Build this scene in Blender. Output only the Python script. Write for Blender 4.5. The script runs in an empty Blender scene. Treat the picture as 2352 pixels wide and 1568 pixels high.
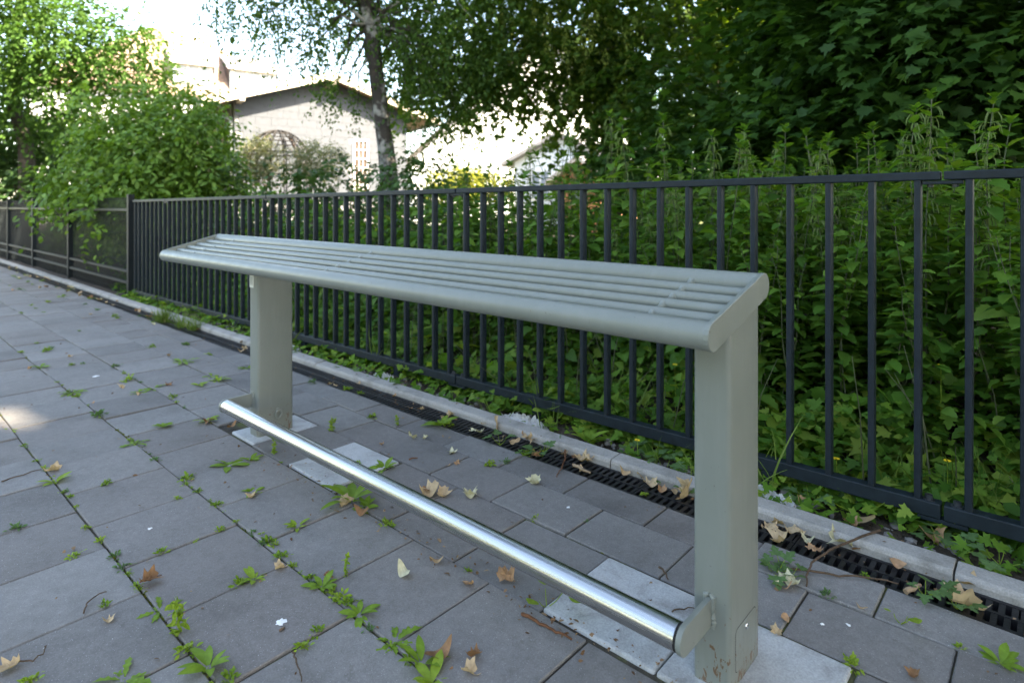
import bpy, bmesh, math, random
import numpy as np
from mathutils import Vector, Matrix
R = math.radians
scene = bpy.context.scene
col = scene.collection

# ------------------------------------------------------------------ camera
CAM_H = 0.95; FPX = 1400.54; CX = 1176.0; Y0 = 473.0; YAW = R(48.0465)   # picture units: the 2352 px wide view
cam = bpy.data.cameras.new('camera'); camo = bpy.data.objects.new('camera', cam); col.objects.link(camo)
camo.location = (0, 0, CAM_H); camo.rotation_euler = (R(90), 0, -YAW)
cam.sensor_width = 36.0; cam.lens = FPX / 2352 * 36.0; cam.shift_y = -(784 - Y0) / 2352
cam.clip_start = 0.05; cam.clip_end = 3000
cam.dof.use_dof = True; cam.dof.focus_distance = 1.65; cam.dof.aperture_fstop = 3.3
scene.camera = camo

# ------------------------------------------------------------------ sky and sun
SUN_AZ, SUN_EL = R(172), R(41)          # clockwise from +Y
world = bpy.data.worlds.new('World'); scene.world = world; world.use_nodes = True
wn = world.node_tree.nodes; wl = world.node_tree.links
sky = wn.new('ShaderNodeTexSky'); sky.sky_type = 'NISHITA'; sky.sun_disc = False
sky.sun_elevation = SUN_EL; sky.sun_rotation = SUN_AZ; sky.air_density = 1.0; sky.dust_density = 1.4; sky.ozone_density = 1.0
wn['Background'].inputs['Strength'].default_value = 0.15
wl.new(sky.outputs[0], wn['Background'].inputs['Color'])
sun = bpy.data.lights.new('sun', 'SUN'); suno = bpy.data.objects.new('sun', sun); col.objects.link(suno)
sun.energy = 4.5; sun.angle = R(0.53); sun.color = (1.0, 0.93, 0.82)
SUN_DIR = Vector((math.sin(SUN_AZ) * math.cos(SUN_EL), math.cos(SUN_AZ) * math.cos(SUN_EL), math.sin(SUN_EL)))
suno.rotation_euler = (-SUN_DIR).to_track_quat('-Z', 'Y').to_euler(); suno.location = (0, -20, 30)
scene.view_settings.view_transform = 'Standard'; scene.view_settings.look = 'None'
scene.view_settings.exposure = 2.8; scene.view_settings.gamma = 1.0; scene.view_settings.use_curve_mapping = False
scene.view_settings.use_white_balance = True; scene.view_settings.white_balance_temperature = 7900   # camera balanced for open shade
scene.cycles.use_denoising = True
scene.cycles.max_bounces = 10; scene.cycles.transparent_max_bounces = 6; scene.cycles.transmission_bounces = 6; scene.cycles.diffuse_bounces = 4
scene.cycles.sample_clamp_indirect = 6.0

# ------------------------------------------------------------------ pixel helpers (view units -> metres)
FW = np.array([math.sin(YAW), math.cos(YAW), 0.0]); RT = np.array([math.cos(YAW), -math.sin(YAW), 0.0])
def ray(px, py):
    return FW + RT * (px - CX) / FPX + np.array([0, 0, (Y0 - py) / FPX])
def at_depth(px, py, d):                 # d metres straight ahead
    return ray(px, py) * d + np.array([0, 0, CAM_H])
def on_ground(px, py, z=0.0):
    r = ray(px, py); return r * ((z - CAM_H) / r[2]) + np.array([0, 0, CAM_H])
Q3 = lambda x, y: (x / 2, 784 + y / 2)
Q4 = lambda x, y: (1176 + x / 2, 784 + y / 2)
def ZD(x, y): return ((1200 + x * 1000 / 2352) / 1.63265, (1300 + y * 1000 / 2352) / 1.63265)
def ZB(x, y): return ((700 + x * 900 / 2352) / 1.63265, (1300 + y * 900 / 2352) / 1.63265)
def ZF(x, y): return ((x * 960 / 2352) / 1.63265, (980 + y * 960 / 2352) / 1.63265)

# ------------------------------------------------------------------ materials
MATS = {}
def _mat(name):
    m = bpy.data.materials.new(name); m.use_nodes = True; MATS[name] = m
    nt = m.node_tree; return m, nt.nodes, nt.links, nt.nodes['Principled BSDF']
def ramp(n, l, src, stops):
    r = n.new('ShaderNodeValToRGB'); e = r.color_ramp.elements
    while len(e) < len(stops): e.new(0.5)
    for i, (p, c) in enumerate(stops):
        e[i].position = p; e[i].color = (*c, 1) if len(c) == 3 else c
    if src is not None: l.new(src, r.inputs[0])
    return r
def noise(n, l, vec, scale, detail=4, rough=.55, dist=0.0, w=None):
    t = n.new('ShaderNodeTexNoise'); t.inputs['Scale'].default_value = scale; t.inputs['Detail'].default_value = detail
    t.inputs['Roughness'].default_value = rough; t.inputs['Distortion'].default_value = dist
    if w is not None: t.noise_dimensions = '4D'; l.new(w, t.inputs['W'])
    if vec is not None: l.new(vec, t.inputs['Vector'])
    return t
def mixc(n, l, f, a, b, blend='MIX'):
    m = n.new('ShaderNodeMix'); m.data_type = 'RGBA'; m.blend_type = blend
    for s, v in ((0, f), (6, a), (7, b)):
        if hasattr(v, 'links'): l.new(v, m.inputs[s])
        elif s == 0: m.inputs[s].default_value = v
        else: m.inputs[s].default_value = (*v, 1)
    return m.outputs[2]
def bump(n, l, b, h, strength, dist=0.01):
    bp = n.new('ShaderNodeBump'); bp.inputs['Strength'].default_value = strength; bp.inputs['Distance'].default_value = dist
    l.new(h, bp.inputs['Height']); l.new(bp.outputs[0], b.inputs['Normal'])
def simple(name, c, rough=.6, metal=0.0, var=.12, scale=20, spec=.5, bmp=0.0, bscale=200):
    m, n, l, b = _mat(name); b.inputs['Roughness'].default_value = rough; b.inputs['Metallic'].default_value = metal
    b.inputs['Specular IOR Level'].default_value = spec
    tc = n.new('ShaderNodeTexCoord'); t = noise(n, l, tc.outputs['Object'], scale)
    r = ramp(n, l, t.outputs[0], [(.3, tuple(x * (1 - var) for x in c)), (.7, tuple(min(1, x * (1 + var)) for x in c))])
    l.new(r.outputs[0], b.inputs['Base Color'])
    if bmp: bump(n, l, b, noise(n, l, tc.outputs['Object'], bscale, 3).outputs[0], bmp)
    return m
def leafmat(name, stops, trans=.35, rough=.5, spec=.4):
    spec *= .5; rough = min(1, rough + .1)
    m, n, l, b = _mat(name)
    g = n.new('ShaderNodeNewGeometry')
    r = ramp(n, l, g.outputs['Random Per Island'], stops)
    tc = n.new('ShaderNodeTexCoord'); t = noise(n, l, tc.outputs['Object'], 3.0, 2)
    mr = n.new('ShaderNodeMapRange'); mr.inputs[1].default_value = .3; mr.inputs[2].default_value = .7; mr.inputs[3].default_value = .75; mr.inputs[4].default_value = 1.25
    l.new(t.outputs[0], mr.inputs[0])
    mu = n.new('ShaderNodeVectorMath'); mu.operation = 'SCALE'; l.new(r.outputs[0], mu.inputs[0]); l.new(mr.outputs[0], mu.inputs['Scale'])
    l.new(mu.outputs[0], b.inputs['Base Color']); b.inputs['Roughness'].default_value = rough; b.inputs['Specular IOR Level'].default_value = spec
    tr = n.new('ShaderNodeBsdfTranslucent'); tcx = n.new('ShaderNodeVectorMath'); tcx.operation = 'MULTIPLY'
    l.new(mu.outputs[0], tcx.inputs[0]); tcx.inputs[1].default_value = (1.55, 1.5, .55); l.new(tcx.outputs[0], tr.inputs[0])
    ms = n.new('ShaderNodeMixShader'); ms.inputs[0].default_value = trans
    l.new(b.outputs[0], ms.inputs[1]); l.new(tr.outputs[0], ms.inputs[2]); l.new(ms.outputs[0], n['Material Output'].inputs[0])
    return m

def mat_slab():
    m, n, l, b = _mat('slab'); tc = n.new('ShaderNodeTexCoord'); oi = n.new('ShaderNodeObjectInfo')
    big = noise(n, l, tc.outputs['Object'], 5, 5, .6, .4, oi.outputs['Random'])
    fine = noise(n, l, tc.outputs['Object'], 260, 3, .7, 0, oi.outputs['Random'])
    grit = noise(n, l, tc.outputs['Object'], 420, 1, .5, 0, oi.outputs['Random'])
    base = ramp(n, l, oi.outputs['Random'], [(0, (.128, .121, .115)), (.3, (.184, .178, .170)), (.6, (.150, .138, .129)), (.85, (.170, .165, .159)), (1, (.207, .200, .191))])
    sh = ramp(n, l, big.outputs[0], [(.25, (.76, .75, .74)), (.48, (1, 1, 1)), (.75, (1.14, 1.14, 1.15))])
    c = mixc(n, l, 1.0, base.outputs[0], sh.outputs[0], 'MULTIPLY')
    f2 = ramp(n, l, fine.outputs[0], [(.3, (.72, .72, .72)), (.7, (1.25, 1.25, 1.25))])
    c = mixc(n, l, .8, c, f2.outputs[0], 'MULTIPLY')
    mid = noise(n, l, tc.outputs['Object'], 45, 5, .75, .3, oi.outputs['Random'])
    m2 = ramp(n, l, mid.outputs[0], [(.3, (.80, .79, .78)), (.52, (1, 1, 1)), (.72, (1.18, 1.18, 1.18))])
    c = mixc(n, l, .9, c, m2.outputs[0], 'MULTIPLY')
    sp = ramp(n, l, grit.outputs[0], [(.70, (0, 0, 0)), (.74, (1, 1, 1))])
    c = mixc(n, l, sp.outputs[0], c, (.46, .46, .47))
    st = noise(n, l, tc.outputs['Object'], 11, 6, .7, .8, oi.outputs['Random'])
    stm = ramp(n, l, st.outputs[0], [(.62, (0, 0, 0)), (.72, (.45, .45, .45))])
    c = mixc(n, l, stm.outputs[0], c, (.075, .062, .052))
    wt = noise(n, l, tc.outputs['Object'], 16, 6, .75, 1.2, oi.outputs['Random'])
    wm = ramp(n, l, wt.outputs[0], [(.66, (0, 0, 0)), (.78, (.35, .35, .35))])
    c = mixc(n, l, wm.outputs[0], c, (.34, .34, .34))
    # pale worn rim along the slab edges
    l.new(c, b.inputs['Base Color']); b.inputs['Roughness'].default_value = .72; b.inputs['Specular IOR Level'].default_value = .45
    mx = n.new('ShaderNodeMath'); mx.operation = 'ADD'; l.new(fine.outputs[0], mx.inputs[0]); l.new(big.outputs[0], mx.inputs[1])
    bump(n, l, b, mx.outputs[0], .35, .0025)
def mat_concrete(name, c, dark):
    m, n, l, b = _mat(name); tc = n.new('ShaderNodeTexCoord'); oi = n.new('ShaderNodeObjectInfo')
    a = noise(n, l, tc.outputs['Object'], 9, 6, .65, .5, oi.outputs['Random']); f = noise(n, l, tc.outputs['Object'], 220, 3, .6)
    r = ramp(n, l, a.outputs[0], [(.25, dark), (.5, c), (.75, tuple(min(1, x * 1.18) for x in c))])
    f2 = ramp(n, l, f.outputs[0], [(.3, (.8, .8, .8)), (.7, (1.12, 1.12, 1.12))])
    l.new(mixc(n, l, 1.0, r.outputs[0], f2.outputs[0], 'MULTIPLY'), b.inputs['Base Color']); b.inputs['Roughness'].default_value = .85
    mx = n.new('ShaderNodeMath'); mx.operation = 'ADD'; l.new(f.outputs[0], mx.inputs[0]); l.new(a.outputs[0], mx.inputs[1])
    bump(n, l, b, mx.outputs[0], .5, .003)
def mat_paint():
    m, n, l, b = _mat('bench_paint'); tc = n.new('ShaderNodeTexCoord')
    a = noise(n, l, tc.outputs['Object'], 6, 5, .6)
    r = ramp(n, l, a.outputs[0], [(.3, (.160, .178, .158)), (.7, (.176, .194, .173))])
    # dried mud flecks near the foot, grit elsewhere
    mp = n.new('ShaderNodeMapping'); mp.inputs['Scale'].default_value = (1, 1, .45); l.new(tc.outputs['Object'], mp.inputs[0])
    s = noise(n, l, mp.outputs[0], 95, 3, .6, .6); sx = n.new('ShaderNodeSeparateXYZ'); l.new(tc.outputs['Object'], sx.inputs[0])
    h = n.new('ShaderNodeMapRange'); h.inputs[1].default_value = 0; h.inputs[2].default_value = .16; h.inputs[3].default_value = .135; h.inputs[4].default_value = -.06
    l.new(sx.outputs[2], h.inputs[0]); ad = n.new('ShaderNodeMath'); ad.operation = 'ADD'; l.new(s.outputs[0], ad.inputs[0]); l.new(h.outputs[0], ad.inputs[1])
    mk = ramp(n, l, ad.outputs[0], [(.675, (0, 0, 0)), (.70, (1, 1, 1))])
    c = mixc(n, l, mk.outputs[0], r.outputs[0], (.12, .065, .03))
    # dust film, run marks and scattered dark specks
    mp2 = n.new('ShaderNodeMapping'); mp2.inputs['Scale'].default_value = (9, 9, 1.1); l.new(tc.outputs['Object'], mp2.inputs[0])
    dst = noise(n, l, mp2.outputs[0], 3.5, 6, .7, .6); dm_ = ramp(n, l, dst.outputs[0], [(.46, (0, 0, 0)), (.75, (.22, .22, .22))])
    c = mixc(n, l, dm_.outputs[0], c, (.26, .27, .262))
    spk = noise(n, l, tc.outputs['Object'], 120, 3, .6); sm_ = ramp(n, l, spk.outputs[0], [(.715, (0, 0, 0)), (.74, (.8, .8, .8))])
    c = mixc(n, l, sm_.outputs[0], c, (.07, .065, .055))
    rr_n = ramp(n, l, dst.outputs[0], [(.3, (.30, .30, .30)), (.7, (.48, .48, .48))]); l.new(rr_n.outputs[0], b.inputs['Roughness'])
    l.new(c, b.inputs['Base Color']); b.inputs['Specular IOR Level'].default_value = .5
    bump(n, l, b, noise(n, l, tc.outputs['Object'], 500, 2).outputs[0], .06, .001)
def mat_steel():
    m, n, l, b = _mat('stainless'); tc = n.new('ShaderNodeTexCoord')
    mp = n.new('ShaderNodeMapping'); mp.inputs['Scale'].default_value = (1, .02, 1); l.new(tc.outputs['Object'], mp.inputs[0])
    t = noise(n, l, mp.outputs[0], 110, 4, .6)
    r = ramp(n, l, t.outputs[0], [(.3, (.44, .44, .43)), (.7, (.60, .60, .585))])
    l.new(r.outputs[0], b.inputs['Base Color']); b.inputs['Metallic'].default_value = 1
    rr = ramp(n, l, t.outputs[0], [(.3, (.20, .20, .20)), (.7, (.32, .32, .32))]); l.new(rr.outputs[0], b.inputs['Roughness'])
def mat_bark(name, pale, dark, sc=(6, 6, 18), lo=.45, hi=.6):
    m, n, l, b = _mat(name); tc = n.new('ShaderNodeTexCoord'); mp = n.new('ShaderNodeMapping'); mp.inputs['Scale'].default_value = sc
    l.new(tc.outputs['Object'], mp.inputs[0]); t = noise(n, l, mp.outputs[0], 1.0, 6, .65, .5); u = noise(n, l, tc.outputs['Object'], 3.2, 4, .6)
    r = ramp(n, l, t.outputs[0], [(.3, dark), (.7, tuple(x * 2.2 for x in dark))])
    k = ramp(n, l, u.outputs[0], [(lo, (0, 0, 0)), (hi, (1, 1, 1))])
    l.new(mixc(n, l, k.outputs[0], r.outputs[0], pale), b.inputs['Base Color']); b.inputs['Roughness'].default_value = .9
    bump(n, l, b, t.outputs[0], .8, .02)
def mat_soil():
    m, n, l, b = _mat('soil'); tc = n.new('ShaderNodeTexCoord'); a = noise(n, l, tc.outputs['Object'], 14, 7, .7, .4); f = noise(n, l, tc.outputs['Object'], 90, 4, .7)
    r = ramp(n, l, a.outputs[0], [(.25, (.022, .016, .011)), (.5, (.050, .036, .024)), (.75, (.095, .075, .055))])
    f2 = ramp(n, l, f.outputs[0], [(.3, (.55, .55, .55)), (.7, (1.4, 1.4, 1.4))])
    l.new(mixc(n, l, 1, r.outputs[0], f2.outputs[0], 'MULTIPLY'), b.inputs['Base Color']); b.inputs['Roughness'].default_value = 1
    bump(n, l, b, f.outputs[0], 1, .012)
def mat_joint():
    m, n, l, b = _mat('joint_soil'); tc = n.new('ShaderNodeTexCoord'); a = noise(n, l, tc.outputs['Object'], 7, 5, .7); f = noise(n, l, tc.outputs['Object'], 150, 3, .7)
    r = ramp(n, l, a.outputs[0], [(.40, (.040, .033, .026)), (.52, (.062, .054, .038)), (.62, (.085, .10, .022))])
    l.new(r.outputs[0], b.inputs['Base Color']); b.inputs['Roughness'].default_value = 1; bump(n, l, b, f.outputs[0], 1, .006)
def mat_lawn():
    m, n, l, b = _mat('lawn'); tc = n.new('ShaderNodeTexCoord'); a = noise(n, l, tc.outputs['Object'], .6, 6, .7); f = noise(n, l, tc.outputs['Object'], 40, 4, .7)
    r = ramp(n, l, a.outputs[0], [(.3, (.09, .12, .02)), (.7, (.17, .19, .035))])
    l.new(mixc(n, l, .5, r.outputs[0], f.outputs[0], 'MULTIPLY'), b.inputs['Base Color']); b.inputs['Roughness'].default_value = .95
    bump(n, l, b, f.outputs[0], 1, .05)
mat_slab(); mat_concrete('kerb_concrete', (.30, .29, .27), (.14, .13, .11)); mat_concrete('pad_concrete', (.40, .415, .42), (.20, .195, .185))
mat_paint(); mat_steel(); mat_soil(); mat_joint(); mat_lawn()
simple('bench_bare', (.185, .205, .182), .36, 0, .04, 6)
simple('fence_paint', (.0095, .0165, .023), .45, 0, .25, 30, .25, .05, 300)
simple('mesh_paint', (.009, .013, .016), .45, 0, .15, 30, .2)
simple('bolt', (.035, .042, .05), .35, .3)
simple('screw', (.6, .6, .6), .25, 1.0)
simple('grate', (.012, .012, .014), .42, 0, .2, 60, .5, .1, 150)
simple('trough', (.01, .01, .01), .9)
simple('sticker', (.62, .64, .60), .5, 0, .05); simple('sticker_ink', (.25, .28, .27), .6)
simple('asphalt', (.05, .05, .052), .9, 0, .25, 40, .3, .5, 120)
simple('white_mortar', (.50, .50, .49), .9, 0, .15, 40, .3, .6, 80)
simple('pebble', (.17, .16, .15), .85, 0, .4, 25)
simple('dropping', (.75, .76, .76), .7)
simple('twig', (.085, .055, .035), .9, 0, .35, 60, .3)
simple('twig_red', (.13, .055, .025), .85, 0, .3, 60, .3)
simple('wood_cut', (.30, .21, .13), .85, 0, .3, 60)
leafmat('dry_tan', [(0, (.40, .28, .17)), (.5, (.46, .35, .22)), (1, (.36, .23, .13))], .12, .75, .25)
leafmat('dry_cream', [(0, (.45, .42, .27)), (1, (.50, .47, .33))], .12, .7, .25)
leafmat('dry_brown', [(0, (.19, .10, .05)), (1, (.27, .15, .08))], .1, .7, .25)
leafmat('dry_orange', [(0, (.34, .20, .11)), (1, (.40, .25, .15))], .12, .7, .25)
leafmat('litter', [(0, (.09, .05, .03)), (.5, (.20, .12, .07)), (1, (.30, .21, .13))], .05, .9, .2)
leafmat('weed', [(0, (.11, .20, .022)), (.5, (.145, .25, .03)), (1, (.20, .29, .045))], .32, .45)
leafmat('weed_light', [(0, (.17, .275, .03)), (1, (.24, .34, .05))], .35, .45)
leafmat('weed_blue', [(0, (.075, .15, .055)), (1, (.10, .18, .065))], .3, .42)
leafmat('moss', [(0, (.06, .085, .012)), (1, (.12, .13, .025))], .05, .95, .1)
leafmat('grass', [(0, (.08, .15, .02)), (1, (.15, .22, .05))], .3, .5)
leafmat('nettle', [(0, (.050, .135, .020)), (.45, (.078, .185, .026)), (.8, (.115, .23, .034)), (1, (.17, .275, .045))], .40, .42, .45)
leafmat('nettle_flower', [(0, (.12, .19, .06)), (1, (.18, .24, .09))], .3, .6)
simple('nettle_stem', (.07, .085, .04), .6)
leafmat('cover', [(0, (.045, .130, .016)), (.5, (.075, .185, .024)), (.85, (.11, .23, .03)), (1, (.18, .27, .04))], .38, .45)
leafmat('cover_fresh', [(0, (.062, .16, .018)), (.5, (.10, .215, .025)), (.85, (.15, .26, .034)), (1, (.22, .31, .05))], .4, .45)
leafmat('cover_yellow', [(0, (.17, .27, .04)), (1, (.24, .33, .06))], .38, .5)
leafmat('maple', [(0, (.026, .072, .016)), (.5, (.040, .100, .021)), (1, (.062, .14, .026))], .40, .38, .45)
leafmat('maple_lit', [(0, (.045, .10, .02)), (.6, (.075, .145, .025)), (1, (.13, .20, .035))], .48, .45)  # paler copy of maple, light on the leaves put into the colour
leafmat('maple_key', [(0, (.16, .22, .05)), (1, (.22, .27, .07))], .4, .6)
leafmat('birch_leaf', [(0, (.038, .090, .018)), (.6, (.052, .115, .022)), (1, (.08, .145, .028))], .35, .42)
leafmat('left_leaf', [(0, (.045, .110, .022)), (.6, (.065, .145, .028)), (1, (.095, .18, .036))], .38, .42)
leafmat('bush_leaf', [(0, (.078, .165, .026)), (.6, (.11, .215, .034)), (1, (.17, .28, .048))], .36, .38, .5)
leafmat('shrub_leaf', [(0, (.035, .085, .028)), (1, (.065, .13, .04))], .32, .4)
leafmat('variegated', [(0, (.09, .12, .05)), (.5, (.16, .18, .10)), (1, (.34, .33, .25))], .35, .5)
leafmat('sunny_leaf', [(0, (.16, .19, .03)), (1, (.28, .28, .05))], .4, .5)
simple('petal_yellow', (.75, .50, .01), .5, 0, .1); simple('petal_pink', (.7, .05, .16), .5); simple('petal_violet', (.42, .28, .62), .5)
mat_bark('birch_bark', (.31, .30, .28), (.026, .021, .018), (7, 7, 3), .51, .60)
mat_bark('bark', (.10, .085, .065), (.040, .032, .025), (12, 12, 4), .55, .75)
simple('slate', (.066, .077, .095), .62, 0, .12, 8, .4, .2, 60); simple('slate_dark', (.06, .062, .07), .6, 0, .2, 8)
simple('wall_back', (.20, .20, .21), .9); simple('barge', (.55, .50, .40), .7, 0, .1, 5); simple('gutter', (.30, .34, .36), .4, .4)
simple('red_wood', (.19, .045, .030), .7, 0, .2, 4); simple('dark_wood', (.05, .045, .04), .8, 0, .2, 10)
simple('white_paint', (.78, .77, .74), .5, 0, .04); simple('render_white', (.78, .80, .82), .9, 0, .04, 3)
simple('roof_tile', (.34, .24, .18), .8, 0, .25, 6); simple('roof_grey', (.28, .27, .27), .8, 0, .15, 6); simple('brick', (.42, .17, .10), .9, 0, .3, 6)
simple('glass', (.055, .035, .025), .35, 0, .2, 3, .25); simple('curtain', (.24, .28, .33), .3, 0, .05, 3, .8); simple('iron', (.03, .026, .022), .8, 0, .3, 30)

# ------------------------------------------------------------------ mesh helpers
def tag(o, label=None, cat=None, group=None, kind=None):
    if label: o['label'] = label
    if cat: o['category'] = cat
    if group: o['group'] = group
    if kind: o['kind'] = kind
    return o
def empty(name, loc=(0, 0, 0), rz=0.0):
    o = bpy.data.objects.new(name, None); col.objects.link(o); o.location = loc; o.rotation_euler = (0, 0, rz)
    o.empty_display_size = .1; return o
def link(name, me, mat=None, parent=None, loc=None, rot=None, scale=None):
    o = bpy.data.objects.new(name, me); col.objects.link(o)
    if mat and not me.materials: me.materials.append(MATS[mat])
    if parent is not None: o.parent = parent
    if loc is not None: o.location = loc
    if rot is not None: o.rotation_euler = rot
    if scale is not None: o.scale = (scale,) * 3 if isinstance(scale, (int, float)) else scale
    return o
def np_mesh(name, V, Fc, smooth=False):
    """V (n,3); Fc: int array (m,k) with equal-sized faces, or a list of such arrays"""
    me = bpy.data.meshes.new(name); V = np.asarray(V, np.float32)
    Fs = Fc if isinstance(Fc, list) else [Fc]; Fs = [np.asarray(f, np.int32) for f in Fs if len(f)]
    loops = np.concatenate([f.ravel() for f in Fs]); tot = np.concatenate([np.full(len(f), f.shape[1], np.int32) for f in Fs])
    me.vertices.add(len(V)); me.vertices.foreach_set('co', V.ravel())
    me.loops.add(len(loops)); me.loops.foreach_set('vertex_index', loops)
    me.polygons.add(len(tot)); me.polygons.foreach_set('loop_start', np.concatenate([[0], np.cumsum(tot)[:-1]]).astype(np.int32))
    me.polygons.foreach_set('loop_total', tot)
    if smooth: me.polygons.foreach_set('use_smooth', np.ones(len(tot), bool))
    me.update(calc_edges=True); return me
class MB:
    def __init__(s): s.v = []; s.f = []
    def add(s, V, Fc):
        o = len(s.v); s.v += [tuple(map(float, p)) for p in V]; s.f += [tuple(i + o for i in f) for f in Fc]; return s
    def box(s, x0, x1, y0, y1, z0, z1):
        return s.add([(x0, y0, z0), (x1, y0, z0), (x1, y1, z0), (x0, y1, z0), (x0, y0, z1), (x1, y0, z1), (x1, y1, z1), (x0, y1, z1)],
                     [(3, 2, 1, 0), (4, 5, 6, 7), (0, 1, 5, 4), (1, 2, 6, 5), (2, 3, 7, 6), (3, 0, 4, 7)])
    def tube(s, pts, rad, n=8, cap=True):
        pts = [np.array(p, float) for p in pts]; m = len(pts)
        rad = [rad] * m if isinstance(rad, (int, float)) else list(rad); V = []; a = None
        for i in range(m):
            t = pts[min(i + 1, m - 1)] - pts[max(i - 1, 0)]; t = t / (np.linalg.norm(t) + 1e-9)
            if a is None: a = np.cross(t, [0, 0, 1] if abs(t[2]) < .9 else [1, 0, 0])
            a = a - t * (a @ t); a /= np.linalg.norm(a) + 1e-9; b = np.cross(t, a)
            for k in range(n):
                w = 2 * math.pi * k / n; V.append(pts[i] + (a * math.cos(w) + b * math.sin(w)) * rad[i])
        Fc = [(i * n + k, i * n + (k + 1) % n, (i + 1) * n + (k + 1) % n, (i + 1) * n + k) for i in range(m - 1) for k in range(n)]
        if cap: Fc += [tuple(range(n - 1, -1, -1)), tuple((m - 1) * n + k for k in range(n))]
        return s.add(V, Fc)
    def prism(s, poly, y0, y1, axis='y'):
        """polygon in (x,z) extruded along y, or (x,y) along z, or (y,z) along x"""
        n = len(poly); f = {'y': lambda p, t: (p[0], t, p[1]), 'z': lambda p, t: (p[0], p[1], t), 'x': lambda p, t: (t, p[0], p[1])}[axis]
        return s.add([f(p, y0) for p in poly] + [f(p, y1) for p in poly],
                     [tuple(range(n)), tuple(range(2 * n - 1, n - 1, -1))] + [((i + 1) % n, i, n + i, n + (i + 1) % n) for i in range(n)])
    def mesh(s, name, bevel=0.0, seg=2, smooth=False, off=(0, 0, 0)):
        me = bpy.data.meshes.new(name); me.from_pydata([(p[0] - off[0], p[1] - off[1], p[2] - off[2]) for p in s.v], [], s.f)
        bm = bmesh.new(); bm.from_mesh(me); bmesh.ops.recalc_face_normals(bm, faces=bm.faces)
        if bevel: bmesh.ops.bevel(bm, geom=[e for e in bm.edges if e.calc_face_angle(0) > .5], offset=bevel, segments=seg, affect='EDGES', profile=.5)
        if smooth:
            for f in bm.faces: f.smooth = True
            for e in bm.edges:
                if e.calc_face_angle(0) > .7: e.smooth = False
        bm.to_mesh(me); bm.free(); return me
    def build(s, name, mat, parent=None, bevel=0.0, seg=2, smooth=False):
        off = parent.location if parent is not None else (0, 0, 0)
        p = parent.parent if parent is not None else None
        while p is not None: off = Vector(off) + p.location; p = p.parent
        return link(name, s.mesh(name, bevel, seg, smooth, off), mat, parent)
def rrect(x0, x1, y0, y1, r, n=4):
    out = []
    for cx, cy, a in ((x1 - r, y1 - r, 0), (x0 + r, y1 - r, 90), (x0 + r, y0 + r, 180), (x1 - r, y0 + r, 270)):
        for k in range(n + 1):
            w = R(a + 90 * k / n); out.append((cx + r * math.cos(w), cy + r * math.sin(w)))
    return out
def hull2(c0, c1, r, n=10):
    dx, dz = c1[0] - c0[0], c1[1] - c0[1]; a = math.atan2(dz, dx)
    return [(c1[0] + r * math.cos(a + w), c1[1] + r * math.sin(a + w)) for w in np.linspace(-math.pi / 2, math.pi / 2, n)] + \
           [(c0[0] + r * math.cos(a + w), c0[1] + r * math.sin(a + w)) for w in np.linspace(math.pi / 2, 1.5 * math.pi, n)]

# ------------------------------------------------------------------ leaves
def leaf_fan(outline, cy, fold=.12, droop=.15):
    pts = list(outline) + [(-x, y) for x, y in outline[::-1] if abs(x) > 1e-6]
    V = [(x, y, fold * abs(x) - droop * y * y) for x, y in pts] + [(0, cy, -droop * cy * cy)]
    n = len(pts); return np.array(V), np.array([(n, i, (i + 1) % n) for i in range(n)])[:, [0, 2, 1]]
def leaf_blade(width, n=4, fold=.15, droop=.25, serr=0.0, peak=.42, petiole=0.0):
    V = []; Fc = []
    ys = np.linspace(0, 1, n + 1); V.append((0, 0, 0)); rows = []
    for i in range(1, n):
        y = ys[i]; w = width * .5 * (math.sin(math.pi * y ** (math.log(.5) / math.log(peak)))) ** .8
        if serr and i % 2 == 0: w *= 1 - serr
        o = len(V); z = -droop * y * y
        V += [(-w, y + (.03 if serr and i % 2 else 0), z + fold * w), (0, y, z), (w, y + (.03 if serr and i % 2 else 0), z + fold * w)]; rows.append(o)
    t = len(V); V.append((0, 1, -droop))
    o = rows[0]; Fc += [(0, o + 1, o), (0, o + 2, o + 1)]
    for a, b in zip(rows, rows[1:]): Fc += [(a, a + 1, b + 1), (a, b + 1, b), (a + 1, a + 2, b + 2), (a + 1, b + 2, b + 1)]
    o = rows[-1]; Fc += [(o, o + 1, t), (o + 1, o + 2, t)]
    V = np.array(V)
    if petiole: V[:, 1] = V[:, 1] * (1 - petiole) + petiole
    return V, np.array(Fc)
L_MAPLE = leaf_fan([(0, 0), (.10, .05), (.36, -.02), (.33, .17), (.56, .34), (.36, .44), (.29, .62), (.13, .57), (0, 1.0)], .34, .10, .18)
L_MAPLE_S = leaf_fan([(0, 0), (.36, .02), (.54, .36), (.26, .52), (0, 1.0)], .34, .12, .2)
L_BUTTER = leaf_fan([(0, .02), (.16, .08), (.48, .02), (.42, .2), (.56, .38), (.34, .40), (.20, .40), (.36, .66), (.20, .66), (.12, .86), (0, .98)], .3, .10, .12)
L_NETTLE = leaf_blade(.60, 9, .22, .30, .22, .34, .12)
L_OVAL = leaf_blade(.50, 5, .18, .22, 0, .5)
L_OVAL_S = leaf_blade(.52, 3, .2, .2)
L_ROUND = leaf_blade(.85, 6, .10, .10, 0, .55, .25)
L_DOCK = leaf_blade(.30, 8, .22, .35, 0, .5, .12)
L_DANDY = leaf_blade(.30, 9, .15, .40, .5, .62)
L_GRASS = leaf_blade(.026, 4, .3, .55, 0, .35)
L_CARD = (np.array([(-.3, .1, .03), (.3, .1, .03), (.34, .6, 0), (0, 1, -.1), (-.34, .6, 0)]), np.array([(0, 1, 2), (0, 2, 4), (4, 2, 3)]))
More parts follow.
